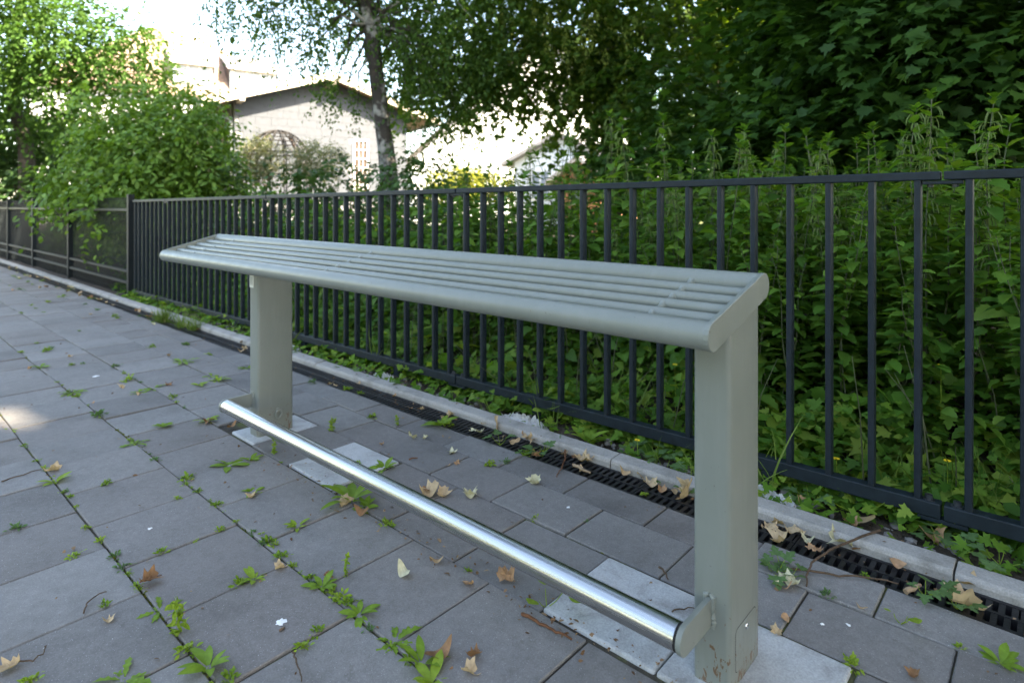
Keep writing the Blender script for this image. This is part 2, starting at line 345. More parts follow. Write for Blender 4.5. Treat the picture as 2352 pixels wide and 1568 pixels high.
def leaves_arrays(P, A, N, S, tpl):
    """place the leaf template at P with its tip towards A and its upper face towards N, length S"""
    P, A, N, S = (np.asarray(x, float) for x in (P, A, N, S))
    A = A / (np.linalg.norm(A, axis=1, keepdims=True) + 1e-9); X = np.cross(A, N); X /= np.linalg.norm(X, axis=1, keepdims=True) + 1e-9; Z = np.cross(X, A)
    tv, tf = tpl; n = len(P)
    V = P[:, None, :] + S[:, None, None] * (tv[None, :, 0, None] * X[:, None, :] + tv[None, :, 1, None] * A[:, None, :] + tv[None, :, 2, None] * Z[:, None, :])
    Fc = tf[None] + (np.arange(n) * len(tv))[:, None, None]
    return V.reshape(-1, 3), Fc.reshape(-1, 3)
def leaves_mesh(name, P, A, N, S, tpl): return np_mesh(name, *leaves_arrays(P, A, N, S, tpl))
def unit(v): return v / (np.linalg.norm(v, axis=-1, keepdims=True) + 1e-9)
def sprays(rng, C, D, n, length, size, droop=.35, flat=.7, jitter=.35):
    """C,D: (m,3) start points and directions of leafy twigs. n leaves on each"""
    m = len(C); D = unit(D); up = np.array([0, 0, 1.0]); S = unit(np.cross(D, up) + 1e-4)
    t = (np.arange(n) + .6) / n; t = np.repeat(t[None], m, 0) + rng.normal(0, .04, (m, n)); sgn = np.where(np.arange(n) % 2 == 0, 1, -1)[None]
    Lg = length * rng.uniform(.65, 1.25, (m, 1))
    P = C[:, None] + D[:, None] * (t * Lg)[..., None] + up * (-(t ** 2) * Lg * droop)[..., None] + rng.normal(0, length * .06, (m, n, 3))
    A = D[:, None] * .55 + S[:, None] * (sgn * rng.uniform(.3, 1.1, (m, n)))[..., None] + up * (-droop * rng.uniform(.2, 1.3, (m, n)))[..., None] + rng.normal(0, jitter * .5, (m, n, 3))
    N = up * flat + rng.normal(0, jitter, (m, n, 3)) + D[:, None] * .25
    Sz = size * rng.uniform(.6, 1.2, (m, n))
    return P.reshape(-1, 3), A.reshape(-1, 3), N.reshape(-1, 3), Sz.ravel()
def in_blobs(rng, blobs, n, shell=.55):
    """n points in ellipsoid blobs (cx,cy,cz,rx,ry,rz), biased outwards; also the outward directions"""
    w = np.array([b[3] * b[4] * b[5] for b in blobs]) ** (2 / 3); k = rng.choice(len(blobs), n, p=w / w.sum()); B = np.array(blobs)[k]
    d = unit(rng.normal(0, 1, (n, 3))); r = rng.uniform(shell ** 3, 1, n) ** (1 / 3)
    return B[:, :3] + d * r[:, None] * B[:, 3:6], d
def cluster_blobs(rng, env, k, rmin, rmax):
    """k smaller clumps spread through the envelope ellipsoid"""
    out = []
    for _ in range(k):
        d = unit(rng.normal(0, 1, 3)); r = rng.uniform(.25, 1) ** (1 / 2.2); s = rng.uniform(rmin, rmax)
        out.append((env[0] + d[0] * r * env[3], env[1] + d[1] * r * env[4], env[2] + d[2] * r * env[5], s, s, s * .75))
    return out
def limb_path(rng, a, b, n=5, wob=.08):
    a, b = np.array(a, float), np.array(b, float); L = np.linalg.norm(b - a); out = []
    for i in range(n + 1):
        t = i / n; p = a + (b - a) * t + np.array([0, 0, .18 * L * math.sin(math.pi * t) * .6]); out.append(p + (rng.normal(0, wob * L * .25, 3) if 0 < i < n else 0))
    return out
def tree(name, label, base, trunk, limbs, bark, crowns, cat='tree', group=None, trunk_n=12):
    """trunk: [(x,y,z,r)...] world; limbs: [(path, r0, r1)]; crowns: [(mesh name, mesh, material)]"""
    root = empty(name, base); tag(root, label, cat, group); mb = MB()
    mb.tube([t[:3] for t in trunk], [t[3] for t in trunk], trunk_n)
    for path, r0, r1 in limbs: mb.tube(path, list(np.linspace(r0, r1, len(path))), 6)
    mb.build('trunk', bark, root, smooth=True)
    for nm, me, mt in crowns:
        me.transform(Matrix.Translation(-Vector(base))); link(nm, me, mt, root)
    return root

# ================================================================== GROUND
rnd = random.Random(7)
g = MB().add([(-600, -600, -.35), (600, -600, -.35), (600, 600, -.35), (-600, 600, -.35)], [(0, 1, 2, 3)]); tag(g.build('ground', 'lawn'), kind='structure')
g = MB().box(-80, -3.0, -60, 90, -.34, -.02); tag(g.build('lawn', 'lawn'), kind='structure')
def soil_bed():
    rng = np.random.default_rng(3); xs = np.concatenate([np.linspace(1.96, 3.0, 40), np.linspace(3.1, 16, 40)]); ys = np.concatenate([np.linspace(-14, -1.2, 24), np.linspace(-1.0, 7.5, 170), np.linspace(8, 40, 50)])
    X, Y = np.meshgrid(xs, ys, indexing='ij')
    Z = -.022 + .012 * np.sin(X * 9 + 2 * np.sin(Y * 3)) * np.sin(Y * 7.3 + X * 3) + .008 * np.sin(Y * 23 + 5 * X) + rng.normal(0, .006, X.shape)
    Z += np.where(X > 2.25, np.clip((X - 2.25) * .10, 0, .12), 0); Z = np.where(X < 1.975, -.06, Z)
    V = np.stack([X, Y, Z], -1).reshape(-1, 3); a, b = X.shape; i = (np.arange(a - 1)[:, None] * b + np.arange(b - 1)[None]).ravel()
    o = link('soil', np_mesh('soil', V, np.stack([i, i + b, i + b + 1, i + 1], 1), True), 'soil'); tag(o, kind='structure')
soil_bed()

# ---- pavement: slabs 30 x 30 in half bond, narrower rows by the drain
pav = tag(empty('pavement', (0.5, 3, 0)), kind='structure')
bed = MB().box(-3.0, 1.765, -12, 60, -.34, -.0065); bed.build('joint_bed', 'joint_soil', pav)
rows = []
xr = .508
for k in range(12):                                            # leftwards from the joint at x = .508
    rows.append((xr - .3 * (k + 1), xr - .3 * k, .177 if k % 2 == 0 else .027))
rows += [(.508, .808, .027), (.808, 1.108, .171), (1.108, 1.412, .010), (1.412, 1.613, .164), (1.613, 1.763, .023)]
slab_me = {}
def slab_mesh(w, l):
    key = (round(w, 3), round(l, 3))
    if key not in slab_me:
        me = MB().box(-w / 2, w / 2, -l / 2, l / 2, -.045, 0).mesh('paving_slab', .0025, 1); me.materials.append(MATS['slab']); slab_me[key] = me
    return slab_me[key]
far_slabs = MB(); n_slab = 0
pads = [(.318, .612), (.616, .908), (1.822, 2.112), (2.388, 2.590)]
for (x0, x1, ph) in rows:
    y = ph - 12.0
    while y < 42:
        y0, y1 = y, y + .3; y += .3
        if abs(x0 - 1.108) < 1e-6:                              # the row of the posts: pads replace slabs
            if any(a - .02 < (y0 + y1) / 2 < b + .02 for a, b in pads): continue
            for a, b in pads:
                if y0 < a < y1: y1 = a
                if y0 < b < y1: y0 = b
            if y1 - y0 < .06: continue
        w, l, cx, cy = x1 - x0 - .0055, y1 - y0 - .0045, (x0 + x1) / 2, (y0 + y1) / 2
        px_side = cx - .135 * cy                                # inside the view wedge?
        seen = -.45 < cy < 11.6 and px_side > -.33 and cx > -.45
        if cy < .8 and cx < .2: seen = False
        if seen:
            n_slab += 1
            o = link('paving_slab', slab_mesh(w, l), None, pav, (cx - .5, cy - 3, rnd.uniform(-.0035, .0022)), (rnd.gauss(0, .005), rnd.gauss(0, .005), rnd.gauss(0, .002) + (math.pi if rnd.random() < .5 else 0)))
        else: far_slabs.box(cx - w / 2, cx + w / 2, cy - l / 2, cy + l / 2, -.045, 0)
tag(far_slabs.build('slab_field', 'slab', pav), kind='stuff')
for (y0, y1) in pads:
    o = MB().box(1.118, 1.402, y0, y1, -.05, .003).build('concrete_pad', 'pad_concrete', pav, .006, 2)
    o['label'] = 'pale concrete footing slab'
# kerb of concrete edging stones
kb = tag(empty('kerb', (1.93, 3, 0)), kind='structure')
prof = [(1.892, -.10), (1.892, .010), (1.895, .018), (1.903, .024), (1.96, .026), (1.972, .022), (1.972, -.10)]
kme = None
for k in range(-6, 24):
    y0 = .2 + 1.0195 * k
    if kme is None: kme = MB().prism([(a - 1.93, b) for a, b in prof], .002, 1.0175).mesh('kerb_stone', .0015, 1); kme.materials.append(MATS['kerb_concrete'])
    link('kerb_stone', kme, None, kb, (rnd.uniform(-.002, .002), y0 - 3, rnd.uniform(-.003, .004)), (0, rnd.gauss(0, .004), rnd.gauss(0, .0012)))
# drain channel with slotted grates
dr = tag(empty('drainage_channel', (1.828, 0, 0)), 'narrow black slotted drainage channel running along the concrete kerb', 'drain')
MB().box(1.7655, 1.8915, -8, 30, -.20, -.055).build('trough', 'trough', dr)
gm = MB(); P = .0245; NS = 20
for (a, b) in ((-.0625, -.0515), (-.0045, .0045), (.0515, .0625)): gm.box(a, b, 0.001, .499, -.03, -.004)
for k in range(NS + 1):
    yy = k * P
    if yy + .012 < .4985: gm.box(-.052, -.004, max(yy, .0015), yy + .0125, -.028, -.0055)
    y2 = yy - P / 2
    if k and y2 + .0125 < .4985: gm.box(.004, .052, y2, y2 + .0125, -.028, -.0055)
gm.box(.004, .052, .0015, .008, -.028, -.0055); gm.box(-.052, .052, .491, .4985, -.028, -.005)
gme = gm.mesh('grate'); gme.materials.append(MATS['grate'])
for k in range(-4, 36): link('grate', gme, None, dr, (0, .06 + .5 * k, rnd.uniform(-.002, .001)), (0, rnd.gauss(0, .003), 0))

# ================================================================== LEANING BENCH
bench = tag(empty('leaning_bench', (1.24, 1.5, 0)), 'grey-green steel leaning bench with slatted tube top and stainless foot rail', 'bench')
def seat_z(x): return .718 + (x - 1.043) * math.tan(R(15))
for (y0, y1) in ((.475, .552), (2.440, 2.517)):
    pr = rrect(1.160, 1.315, y0, y1, .011, 4); n = len(pr); mb = MB()
    mb.add([(x, y, .001) for x, y in pr] + [(x, y, seat_z(x) - .012) for x, y in pr], [tuple(range(n - 1, -1, -1)), tuple(range(n, 2 * n))] + [(i, (i + 1) % n, n + (i + 1) % n, n + i) for i in range(n)])
    post = mb.build('post', 'bench_paint', bench, smooth=True)
    if y0 < 1:
        ap = MB().prism(rrect(1.186, 1.292, .030, .114, .010), y0 - .0012, y0 + .002).build('access_panel', 'bench_paint', post, .0006, 1)
        # shadow gap round the panel
        fr = MB(); pin, pout = rrect(1.186, 1.292, .030, .114, .010), rrect(1.1845, 1.2935, .0285, .1155, .0115); m = len(pin)
        fr.add([(x, y0 - .0002, z) for x, z in pin] + [(x, y0 - .0002, z) for x, z in pout], [(i, (i + 1) % m, m + (i + 1) % m, m + i) for i in range(m)]); fr.build('panel_gap', 'trough', post)
        sc = MB()
        for q in range(5):
            a = q / 4 * math.pi / 2; sc.tube([(1.240, y0 - .0012 - .0035 * math.sin(a), .098), (1.240, y0 - .0013 - .0035 * math.sin(min(a + .4, 1.57)), .098)], [.0055 * math.cos(a) + .0008, .0055 * math.cos(min(a + .4, 1.57)) + .0006], 12)
        sc.build('screw', 'screw', post, smooth=True)
    else:
        rg = MB(); rg.tube([(1.244 + .013 * math.cos(a), y0 - .012, .083 + .016 * math.sin(a)) for a in np.linspace(0, 2 * math.pi, 17)], .0045, 8); rg.tube([(1.244, y0 - .014, .098), (1.244, y0 + .002, .098)], .008, 10)
        rg.build('ring_bolt', 'bench_bare', post, smooth=True)
        st = MB().box(1.1585, 1.161, 2.478, 2.512, .612, .668).build('sticker', 'sticker', post)
        ln = MB()
        for q in range(3): ln.box(1.1580, 1.1583, 2.486 + .008 * q, 2.489 + .008 * q, .622 + .004 * (q % 2), .657)
        ln.build('print', 'sticker_ink', post)
ca, sa = math.cos(R(15)), math.sin(R(15)); c0 = (1.043, .718); LEN = .2547; YA, YB = .464, 3.120
def on_seat(s, u=0.0): return (c0[0] + s * ca - u * sa, c0[1] + s * sa + u * ca)
for s, r in ((0, .0262), (LEN, .0262)):
    x, z = on_seat(s); MB().tube([(x, YA, z), (x, YB, z)], r, 28).build('rail', 'bench_paint', bench, smooth=True)
RTN = .0121; GAP = (LEN - .0524 - 8 * RTN) / 5; thin = [.0262 + GAP + RTN + k * (GAP + 2 * RTN) for k in range(4)]
for s in thin:
    x, z = on_seat(s, .004); MB().tube([(x, YA, z), (x, YB, z)], RTN, 20).build('slat_tube', 'bench_paint', bench, smooth=True)
for y0, y1 in ((YA - .009, YA + .0005), (YB - .0005, YB + .008)):
    MB().prism(hull2(c0, on_seat(LEN), .0272), y0, y1).build('end_plate', 'bench_paint', bench, .0012, 2)
edges = [0] + thin + [LEN]
for yy in (.604, 1.80, 2.90):
    for a, b in zip(edges, edges[1:]):
        p, q = on_seat(a, .004), on_seat(b, .004); mb = MB(); e0 = (.0235 if a == 0 else .0075) / (b - a); e1 = 1 - (.0235 if b == LEN else .0075) / (b - a); mid = [(1 - t) * np.array(p) + t * np.array(q) for t in np.linspace(e0, e1, 5)]
        mb.tube([(m[0], yy, m[1]) for m in mid], [.0105, .0075, .0065, .0075, .0105], 10).build('spacer', 'bench_bare', bench, smooth=True)
for yy in (.5135, 2.4785, 1.50, 2.95):                              # cross plates under the tubes
    p, q = on_seat(.012, -.022), on_seat(LEN - .012, -.022)
    MB().prism([(p[0], p[1] - .008), (q[0], q[1] - .008), (q[0], q[1] + .004), (p[0], p[1] + .004)], yy - .03, yy + .03).build('cross_plate', 'bench_paint', bench, .001, 1)
XF, ZFT, RF = 1.050, .150, .0262
MB().tube([(XF, .527, ZFT), (XF, 2.474, ZFT)], RF, 40).build('foot_rail', 'stainless', bench, smooth=True)
for yy, s in ((.516, 1), (2.484, -1)):
    pl = MB().prism([(1.163, ZFT - .0275), (1.163, ZFT + .0275)] + [(XF + .0275 * math.cos(a), ZFT + .0275 * math.sin(a)) for a in np.linspace(math.pi / 2, 1.5 * math.pi, 16)], yy - .0055, yy + .0055)
    bk = pl.build('bracket', 'bench_paint', bench, .001, 2)
    MB().tube([(XF, yy + s * .0058, ZFT), (XF, yy + s * .0102, ZFT)], RF * .985, 28).build('gasket', 'trough', bk)
    for side in (-1, 1):
        wp = [(1.1595 - rnd.uniform(0, .002), yy + side * .0075 + rnd.gauss(0, .001), ZFT - .029 + .058 * t) for t in np.linspace(0, 1, 14)]
        MB().tube([(1.159, yy + side * .004, ZFT - .031)] + wp + [(1.159, yy + side * .001, ZFT + .034)], [.002] + [rnd.uniform(.0038, .0062) for _ in wp] + [.003], 7).build('weld', 'bench_bare', bk, smooth=True)

# ================================================================== RAILING
SL = -.005
rail = tag(empty('steel_railing', (2.146, 3, 0)), 'anthracite steel railing of upright bars with flat top rail along the kerb', 'railing')
def tz(y): return SL * y
def sloped_box(x0, x1, y0, y1, z0, z1):
    m = MB().box(x0, x1, y0, y1, z0, z1); m.v = [(a, b, c + tz(b)) for a, b, c in m.v]; return m
PITCH, B0 = .1205, .192
bar_me = MB().prism(rrect(-.016, .016, -.0092, .0092, .004, 2), 0, .945, 'z').mesh('baluster', 0, 1, True); bar_me.materials.append(MATS['fence_paint'])
joints = [B0 + PITCH * (17 * k + .5) for k in range(-1, 5)]
for k in range(-9, 60):
    yy = B0 + PITCH * k
    if yy > 7.33: break
    link('baluster', bar_me, None, rail, (0, yy - 3, .085 + tz(yy)), (rnd.gauss(0, .0012), 0, rnd.gauss(0, .01)))
spans = []; ys = [-1.8] + [j for j in joints if -1.7 < j < 7.3] + [7.36]
for a, b in zip(ys, ys[1:]): spans.append((a + .004, b - .004))
for a, b in spans:
    sloped_box(2.1265, 2.1655, a, b, 1.026, 1.051).build('top_rail', 'fence_paint', rail, .003, 2)
    sloped_box(2.1265, 2.1655, a, b, .050, .093).build('bottom_rail', 'fence_paint', rail, .003, 2)
for j in ys[1:-1]:
    sp = sloped_box(2.133, 2.159, j - .048, j + .048, 1.014, 1.0245).build('splice_plate', 'fence_paint', rail, .001, 1)
    for d in (-.030, .030): MB().tube([(2.146, j + d, 1.016 + tz(j)), (2.146, j + d, 1.006 + tz(j))], .008, 6).build('bolt', 'bolt', sp)
    sp = sloped_box(2.130, 2.162, j - .060, j + .060, .036, .0485).build('splice_plate', 'fence_paint', rail, .001, 1)
    for d in (-.034, .034):
        bo = MB().tube([(2.146, j + d, .0932 + tz(j)), (2.146, j + d, .0958 + tz(j))], .0155, 18).tube([(2.146, j + d, .0959 + tz(j)), (2.146, j + d, .107 + tz(j))], [.0098, .0098], 14).build('bolt', 'bolt', sp)
        MB().tube([(2.146, j + d, .1072 + tz(j)), (2.146, j + d, .1078 + tz(j))], .0052, 6).build('socket', 'trough', sp)
for k in range(-2, 7):
    yy = .742 + 1.029 * k
    if yy < 7.2: MB().box(2.129, 2.163, yy - .022, yy + .022, -.10, .0495 + tz(yy)).build('foot', 'fence_paint', rail, .002, 1)

# ---- bar mesh fence beyond the railing
mf = tag(empty('mesh_fence', (2.13, 12, 0)), 'dark steel fence of thin upright rods between square posts', 'fence')
posts = [7.42, 9.92, 12.12, 14.2, 16.4, 18.6, 20.8]
for yy in posts: MB().box(2.10, 2.16, yy - .03, yy + .03, -.15, 1.075).build('post', 'mesh_paint', mf, .004, 1)
for a, b in zip(posts, posts[1:]):
    for zz, hh in ((.908, .030), (.246, .028), (.124, .028)): MB().box(2.112, 2.140, a + .031, b - .031, zz - hh / 2, zz + hh / 2).build('rail', 'mesh_paint', mf, .002, 1)
    rods = MB(); y = a + .07
    while y < b - .04: rods.box(2.1435, 2.1505, y - .0035, y + .0035, -.02, 1.045); y += .05
    for zz in (.03, .35, .65, .86, 1.03): rods.box(2.1515, 2.1575, a + .03, b - .03, zz - .003, zz + .003)
    tag(rods.build('rod_mesh', 'mesh_paint', mf), kind='stuff')
# ================================================================== HOUSES
def frame_obj(name, origin, tdir, label, cat='house'):
    """local x along tdir, local y away from the camera"""
    o = empty(name, origin, math.atan2(tdir[1], tdir[0])); tag(o, label, cat); return o
def lbuild(mb, name, mat, parent, bevel=0.0, smooth=False): return link(name, mb.mesh(name, bevel, 1, smooth), mat, parent)
tW = .8346 * RT[:2] + .5509 * FW[:2]
P0 = at_depth(539, 300, 18.0); hs = frame_obj('gable_house', (P0[0], P0[1], -.2), tW, 'low house with pale slate gable wall, wide eaves and a small barred window')
HW, HE, HR, HD = 5.45, 4.28, 5.15, 9.0                # width, eave, ridge (above -.2), depth
wall = lbuild(MB().add([(0, 0, 0), (HW, 0, 0), (HW, 0, HE), (HW / 2, 0, HR), (0, 0, HE), (0, HD, 0), (HW, HD, 0), (HW, HD, HE), (HW / 2, HD, HR), (0, HD, HE)],
     [(0, 1, 2, 3, 4), (9, 8, 7, 6, 5), (1, 6, 7, 2), (5, 0, 4, 9)]), 'wall', 'wall_back', hs)
def clip(poly, a, b, c):                              # keep a*x + b*z <= c
    out = []
    for i, p in enumerate(poly):
        q = poly[(i + 1) % len(poly)]; dp, dq = a * p[0] + b * p[1] - c, a * q[0] + b * q[1] - c
        if dp <= 0: out.append(p)
        if dp * dq < 0: t = dp / (dp - dq); out.append((p[0] + (q[0] - p[0]) * t, p[1] + (q[1] - p[1]) * t))
    return out
gs = (HR - HE) / (HW / 2); SW, SH = .46, .23
WX0, WX1, WZ0, WZ1 = 3.62, 4.02, 1.55, 3.28           # window opening in the gable wall
z = 1.3; r_ = 0
while z < HR:
    x = -SW / 2 * (r_ % 2) + (.11 * (r_ % 3))
    while x < HW:
        p = [(max(x, 0), z), (min(x + SW - .004, HW), z), (min(x + SW - .004, HW), z + SH + .03), (max(x, 0), z + SH + .03)]
        p = clip(clip(p, -gs, 1, HE), gs, 1, HE + gs * HW)
        hit = WX0 - .1 < x + SW / 2 < WX1 + .1 and WZ0 - .2 < z < WZ1
        if len(p) >= 3 and not hit and p[1][0] - p[0][0] > .04:
            n = len(p); dz = rnd.uniform(0, .003); m = MB()
            f = lambda q, e: (q[0], -.012 - e - .007 * (1 - (q[1] - z) / (SH + .03)), q[1])
            m.add([f(q, .008 + dz) for q in p] + [f(q, -.004) for q in p], [tuple(range(n)), tuple(range(2 * n - 1, n - 1, -1))] + [((i + 1) % n, i, n + i, n + (i + 1) % n) for i in range(n)])
            lbuild(m, 'slate', 'slate', wall)
        x += SW
    z += SH; r_ += 1
wd = lbuild(MB().box(WX0 - .06, WX1 + .06, -.07, -.02, WZ0 - .06, WZ0).box(WX0 - .06, WX1 + .06, -.07, -.02, WZ1, WZ1 + .06).box(WX0 - .06, WX0, -.07, -.02, WZ0, WZ1).box(WX1, WX1 + .06, -.07, -.02, WZ0, WZ1), 'window', 'white_paint', hs)
for i in range(3):
    for k in range(6):
        a, b = WX0 + (WX1 - WX0) * i / 3, WZ0 + (WZ1 - WZ0) * k / 6
        lbuild(MB().box(a + .012, a + (WX1 - WX0) / 3 - .012, -.028, -.022, b + .014, b + (WZ1 - WZ0) / 6 - .014), 'pane', 'glass', wd)
gl = MB()
for i in (1, 2): gl.box(WX0 + (WX1 - WX0) * i / 3 - .013, WX0 + (WX1 - WX0) * i / 3 + .013, -.062, -.03, WZ0, WZ1)
for k in range(1, 6): gl.box(WX0, WX1, -.060, -.031, WZ0 + (WZ1 - WZ0) * k / 6 - .014, WZ0 + (WZ1 - WZ0) * k / 6 + .014)
lbuild(gl, 'glazing_bars', 'white_paint', wd)
OV, OS = .62, .95
for s in (0, 1):                                      # two roof planes with tile courses
    def rp(t, y, h):                                  # t from the eave edge (0) to the ridge (1)
        x = -OS + t * (HW / 2 + OS); return ((x if s == 0 else HW - x), y, HE - OS * gs + t * (HW / 2 + OS) * gs + h)
    m = MB(); m.add([rp(0, -OV, .04), rp(1, -OV, .04), rp(1, HD + OV, .04), rp(0, HD + OV, .04), rp(0, -OV, .14), rp(1, -OV, .14), rp(1, HD + OV, .14), rp(0, HD + OV, .14)],
        [(0, 1, 2, 3), (4, 5, 6, 7), (0, 1, 5, 4), (1, 2, 6, 5), (2, 3, 7, 6), (3, 0, 4, 7)]); rf = lbuild(m, 'roof', 'roof_tile', hs)
    m = MB()
    for k in range(11): a, b = k / 11, (k + 1) / 11; m.add([rp(a, -OV, .145), rp(b, -OV, .150), rp(b, HD + OV, .150), rp(a, HD + OV, .145), rp(a, -OV, .185), rp(b, -OV, .155), rp(b, HD + OV, .155), rp(a, HD + OV, .185)], [(0, 1, 2, 3), (4, 5, 6, 7), (0, 1, 5, 4), (1, 2, 6, 5), (2, 3, 7, 6), (3, 0, 4, 7)])
    lbuild(m, 'tiles', 'roof_tile', rf)
    m = MB(); m.add([rp(0, -OV - .03, -.06), rp(1, -OV - .03, -.06), rp(1, -OV - .002, -.06), rp(0, -OV - .002, -.06), rp(0, -OV - .03, .16), rp(1, -OV - .03, .16), rp(1, -OV - .002, .16), rp(0, -OV - .002, .16)],
        [(0, 1, 2, 3), (4, 5, 6, 7), (0, 1, 5, 4), (1, 2, 6, 5), (2, 3, 7, 6), (3, 0, 4, 7)]); lbuild(m, 'barge_board', 'barge', hs)
    xe = -OS - .06 if s == 0 else HW + OS + .06
    lbuild(MB().tube([(xe, -OV, HE - OS * gs + .02), (xe, HD, HE - OS * gs + .02)], .065, 10), 'gutter', 'gutter', hs, 0, True)
for x, zz in ((.10, HE - .02), (HW - .1, HE - .02), (HW / 2, HR - .16), (-.55, HE - .62 * gs)): lbuild(MB().box(x - .07, x + .07, -OV - .05, .4, zz - .09, zz + .07), 'purlin', 'barge', hs)
lbuild(MB().tube([(-OS - .06, -.3, HE - OS * gs), (-OS + .1, -.15, HE - OS * gs - .12), (-.09, .1, HE - OS * gs - .28), (-.09, .1, 0)], .045, 8), 'downpipe', 'gutter', hs, 0, True)
lbuild(MB().box(-.04, -.003, .25, 1.7, 0, HE - .06), 'dark_cladding', 'dark_wood', hs)
for k in range(9): lbuild(MB().box(-.05 - .01 * (k % 2), -.003, 1.75 + .8 * k, 2.5 + .8 * k, 0, HE - .1), 'board', 'red_wood', hs)
lbuild(MB().box(-.07, -.062, 2.0, 6.0, 2.55, 2.85), 'lintel', 'dark_wood', hs)

# house with dormers behind
P1 = at_depth(60, 300, 27.5); hb = frame_obj('dormer_house', (P1[0], P1[1], -.2), tW, 'tall pale house behind with hipped tiled roof and two box dormers')
BW, BD, BE, BR = 13.4, 9.5, 6.8, 11.3
lbuild(MB().box(0, BW, 0, BD, 0, BE), 'wall', 'render_white', hb)
rA, rB = 5.2, 6.6
rf = lbuild(MB().add([(-.4, -.4, BE - .1), (BW + .4, -.4, BE - .1), (BW + .4, BD + .4, BE - .1), (-.4, BD + .4, BE - .1), (rA, BD / 2, BR), (rB, BD / 2, BR)], [(0, 1, 5, 4), (1, 2, 5), (2, 3, 4, 5), (3, 0, 4), (3, 2, 1, 0)]), 'roof', 'roof_tile', hb)
sl = (BR - BE) / (BD / 2 + .4)
def roof_z(y): return BE - .1 + sl * (y + .4)
for x0, w in ((5.8, 1.95), (8.45, 2.45)):
    yf, yb, zb = .35, 2.6, roof_z(.35) - .02
    dm = lbuild(MB().add([(x0, yf, zb), (x0, yf, zb + 1.2), (x0, yb + .3, zb + 2.2), (x0 + w, yf, zb), (x0 + w, yf, zb + 1.2), (x0 + w, yb + .3, zb + 2.2)], [(0, 1, 2), (3, 5, 4), (0, 3, 4, 1)]), 'dormer', 'slate_dark', hb)
    lbuild(MB().add([(x0 - .15, yf - .25, zb + 1.12), (x0 + w + .15, yf - .25, zb + 1.12), (x0 + w + .15, yb + .5, zb + 2.32), (x0 - .15, yb + .5, zb + 2.32), (x0 - .15, yf - .25, zb + 1.26), (x0 + w + .15, yf - .25, zb + 1.26), (x0 + w + .15, yb + .5, zb + 2.44), (x0 - .15, yb + .5, zb + 2.44)],
        [(0, 1, 2, 3), (4, 5, 6, 7), (0, 1, 5, 4), (1, 2, 6, 5), (2, 3, 7, 6), (3, 0, 4, 7)]), 'dormer_roof', 'roof_grey', dm)
    lbuild(MB().box(x0 + .1, x0 + w - .1, yf - .05, yf - .003, zb + .12, zb + 1.08), 'frame', 'white_paint', dm)
    for k in range(3): a = x0 + .18 + (w - .36) * k / 3; lbuild(MB().box(a + .05, a + (w - .36) / 3 - .05, yf - .07, yf - .051, zb + .2, zb + 1.0), 'pane', 'curtain', dm)
    lbuild(MB().tube([(x0 - .1, yf - .3, zb + 1.1), (x0 + w + .1, yf - .3, zb + 1.1)], .06, 8), 'gutter', 'white_paint', dm)
    lbuild(MB().tube([(x0 + .05, yf - .12, zb + 1.05), (x0 + .05, yf - .12, zb)], .04, 6), 'downpipe', 'gutter', dm)
y_ = 3.5; kz = lambda y: roof_z(y)
sk = lbuild(MB().add([(5.85, y_, kz(y_) + .05), (6.45, y_, kz(y_) + .05), (6.45, y_ + .8, kz(y_ + .8) + .05), (5.85, y_ + .8, kz(y_ + .8) + .05), (5.85, y_, kz(y_) + .13), (6.45, y_, kz(y_) + .13), (6.45, y_ + .8, kz(y_ + .8) + .13), (5.85, y_ + .8, kz(y_ + .8) + .13)],
    [(0, 1, 2, 3), (4, 5, 6, 7), (0, 1, 5, 4), (1, 2, 6, 5), (2, 3, 7, 6), (3, 0, 4, 7)]), 'skylight', 'roof_grey', hb)
lbuild(MB().add([(5.93, y_ + .1, kz(y_ + .1) + .135), (6.37, y_ + .1, kz(y_ + .1) + .135), (6.37, y_ + .7, kz(y_ + .7) + .135), (5.93, y_ + .7, kz(y_ + .7) + .135)], [(0, 1, 2, 3)]), 'pane', 'curtain', sk)

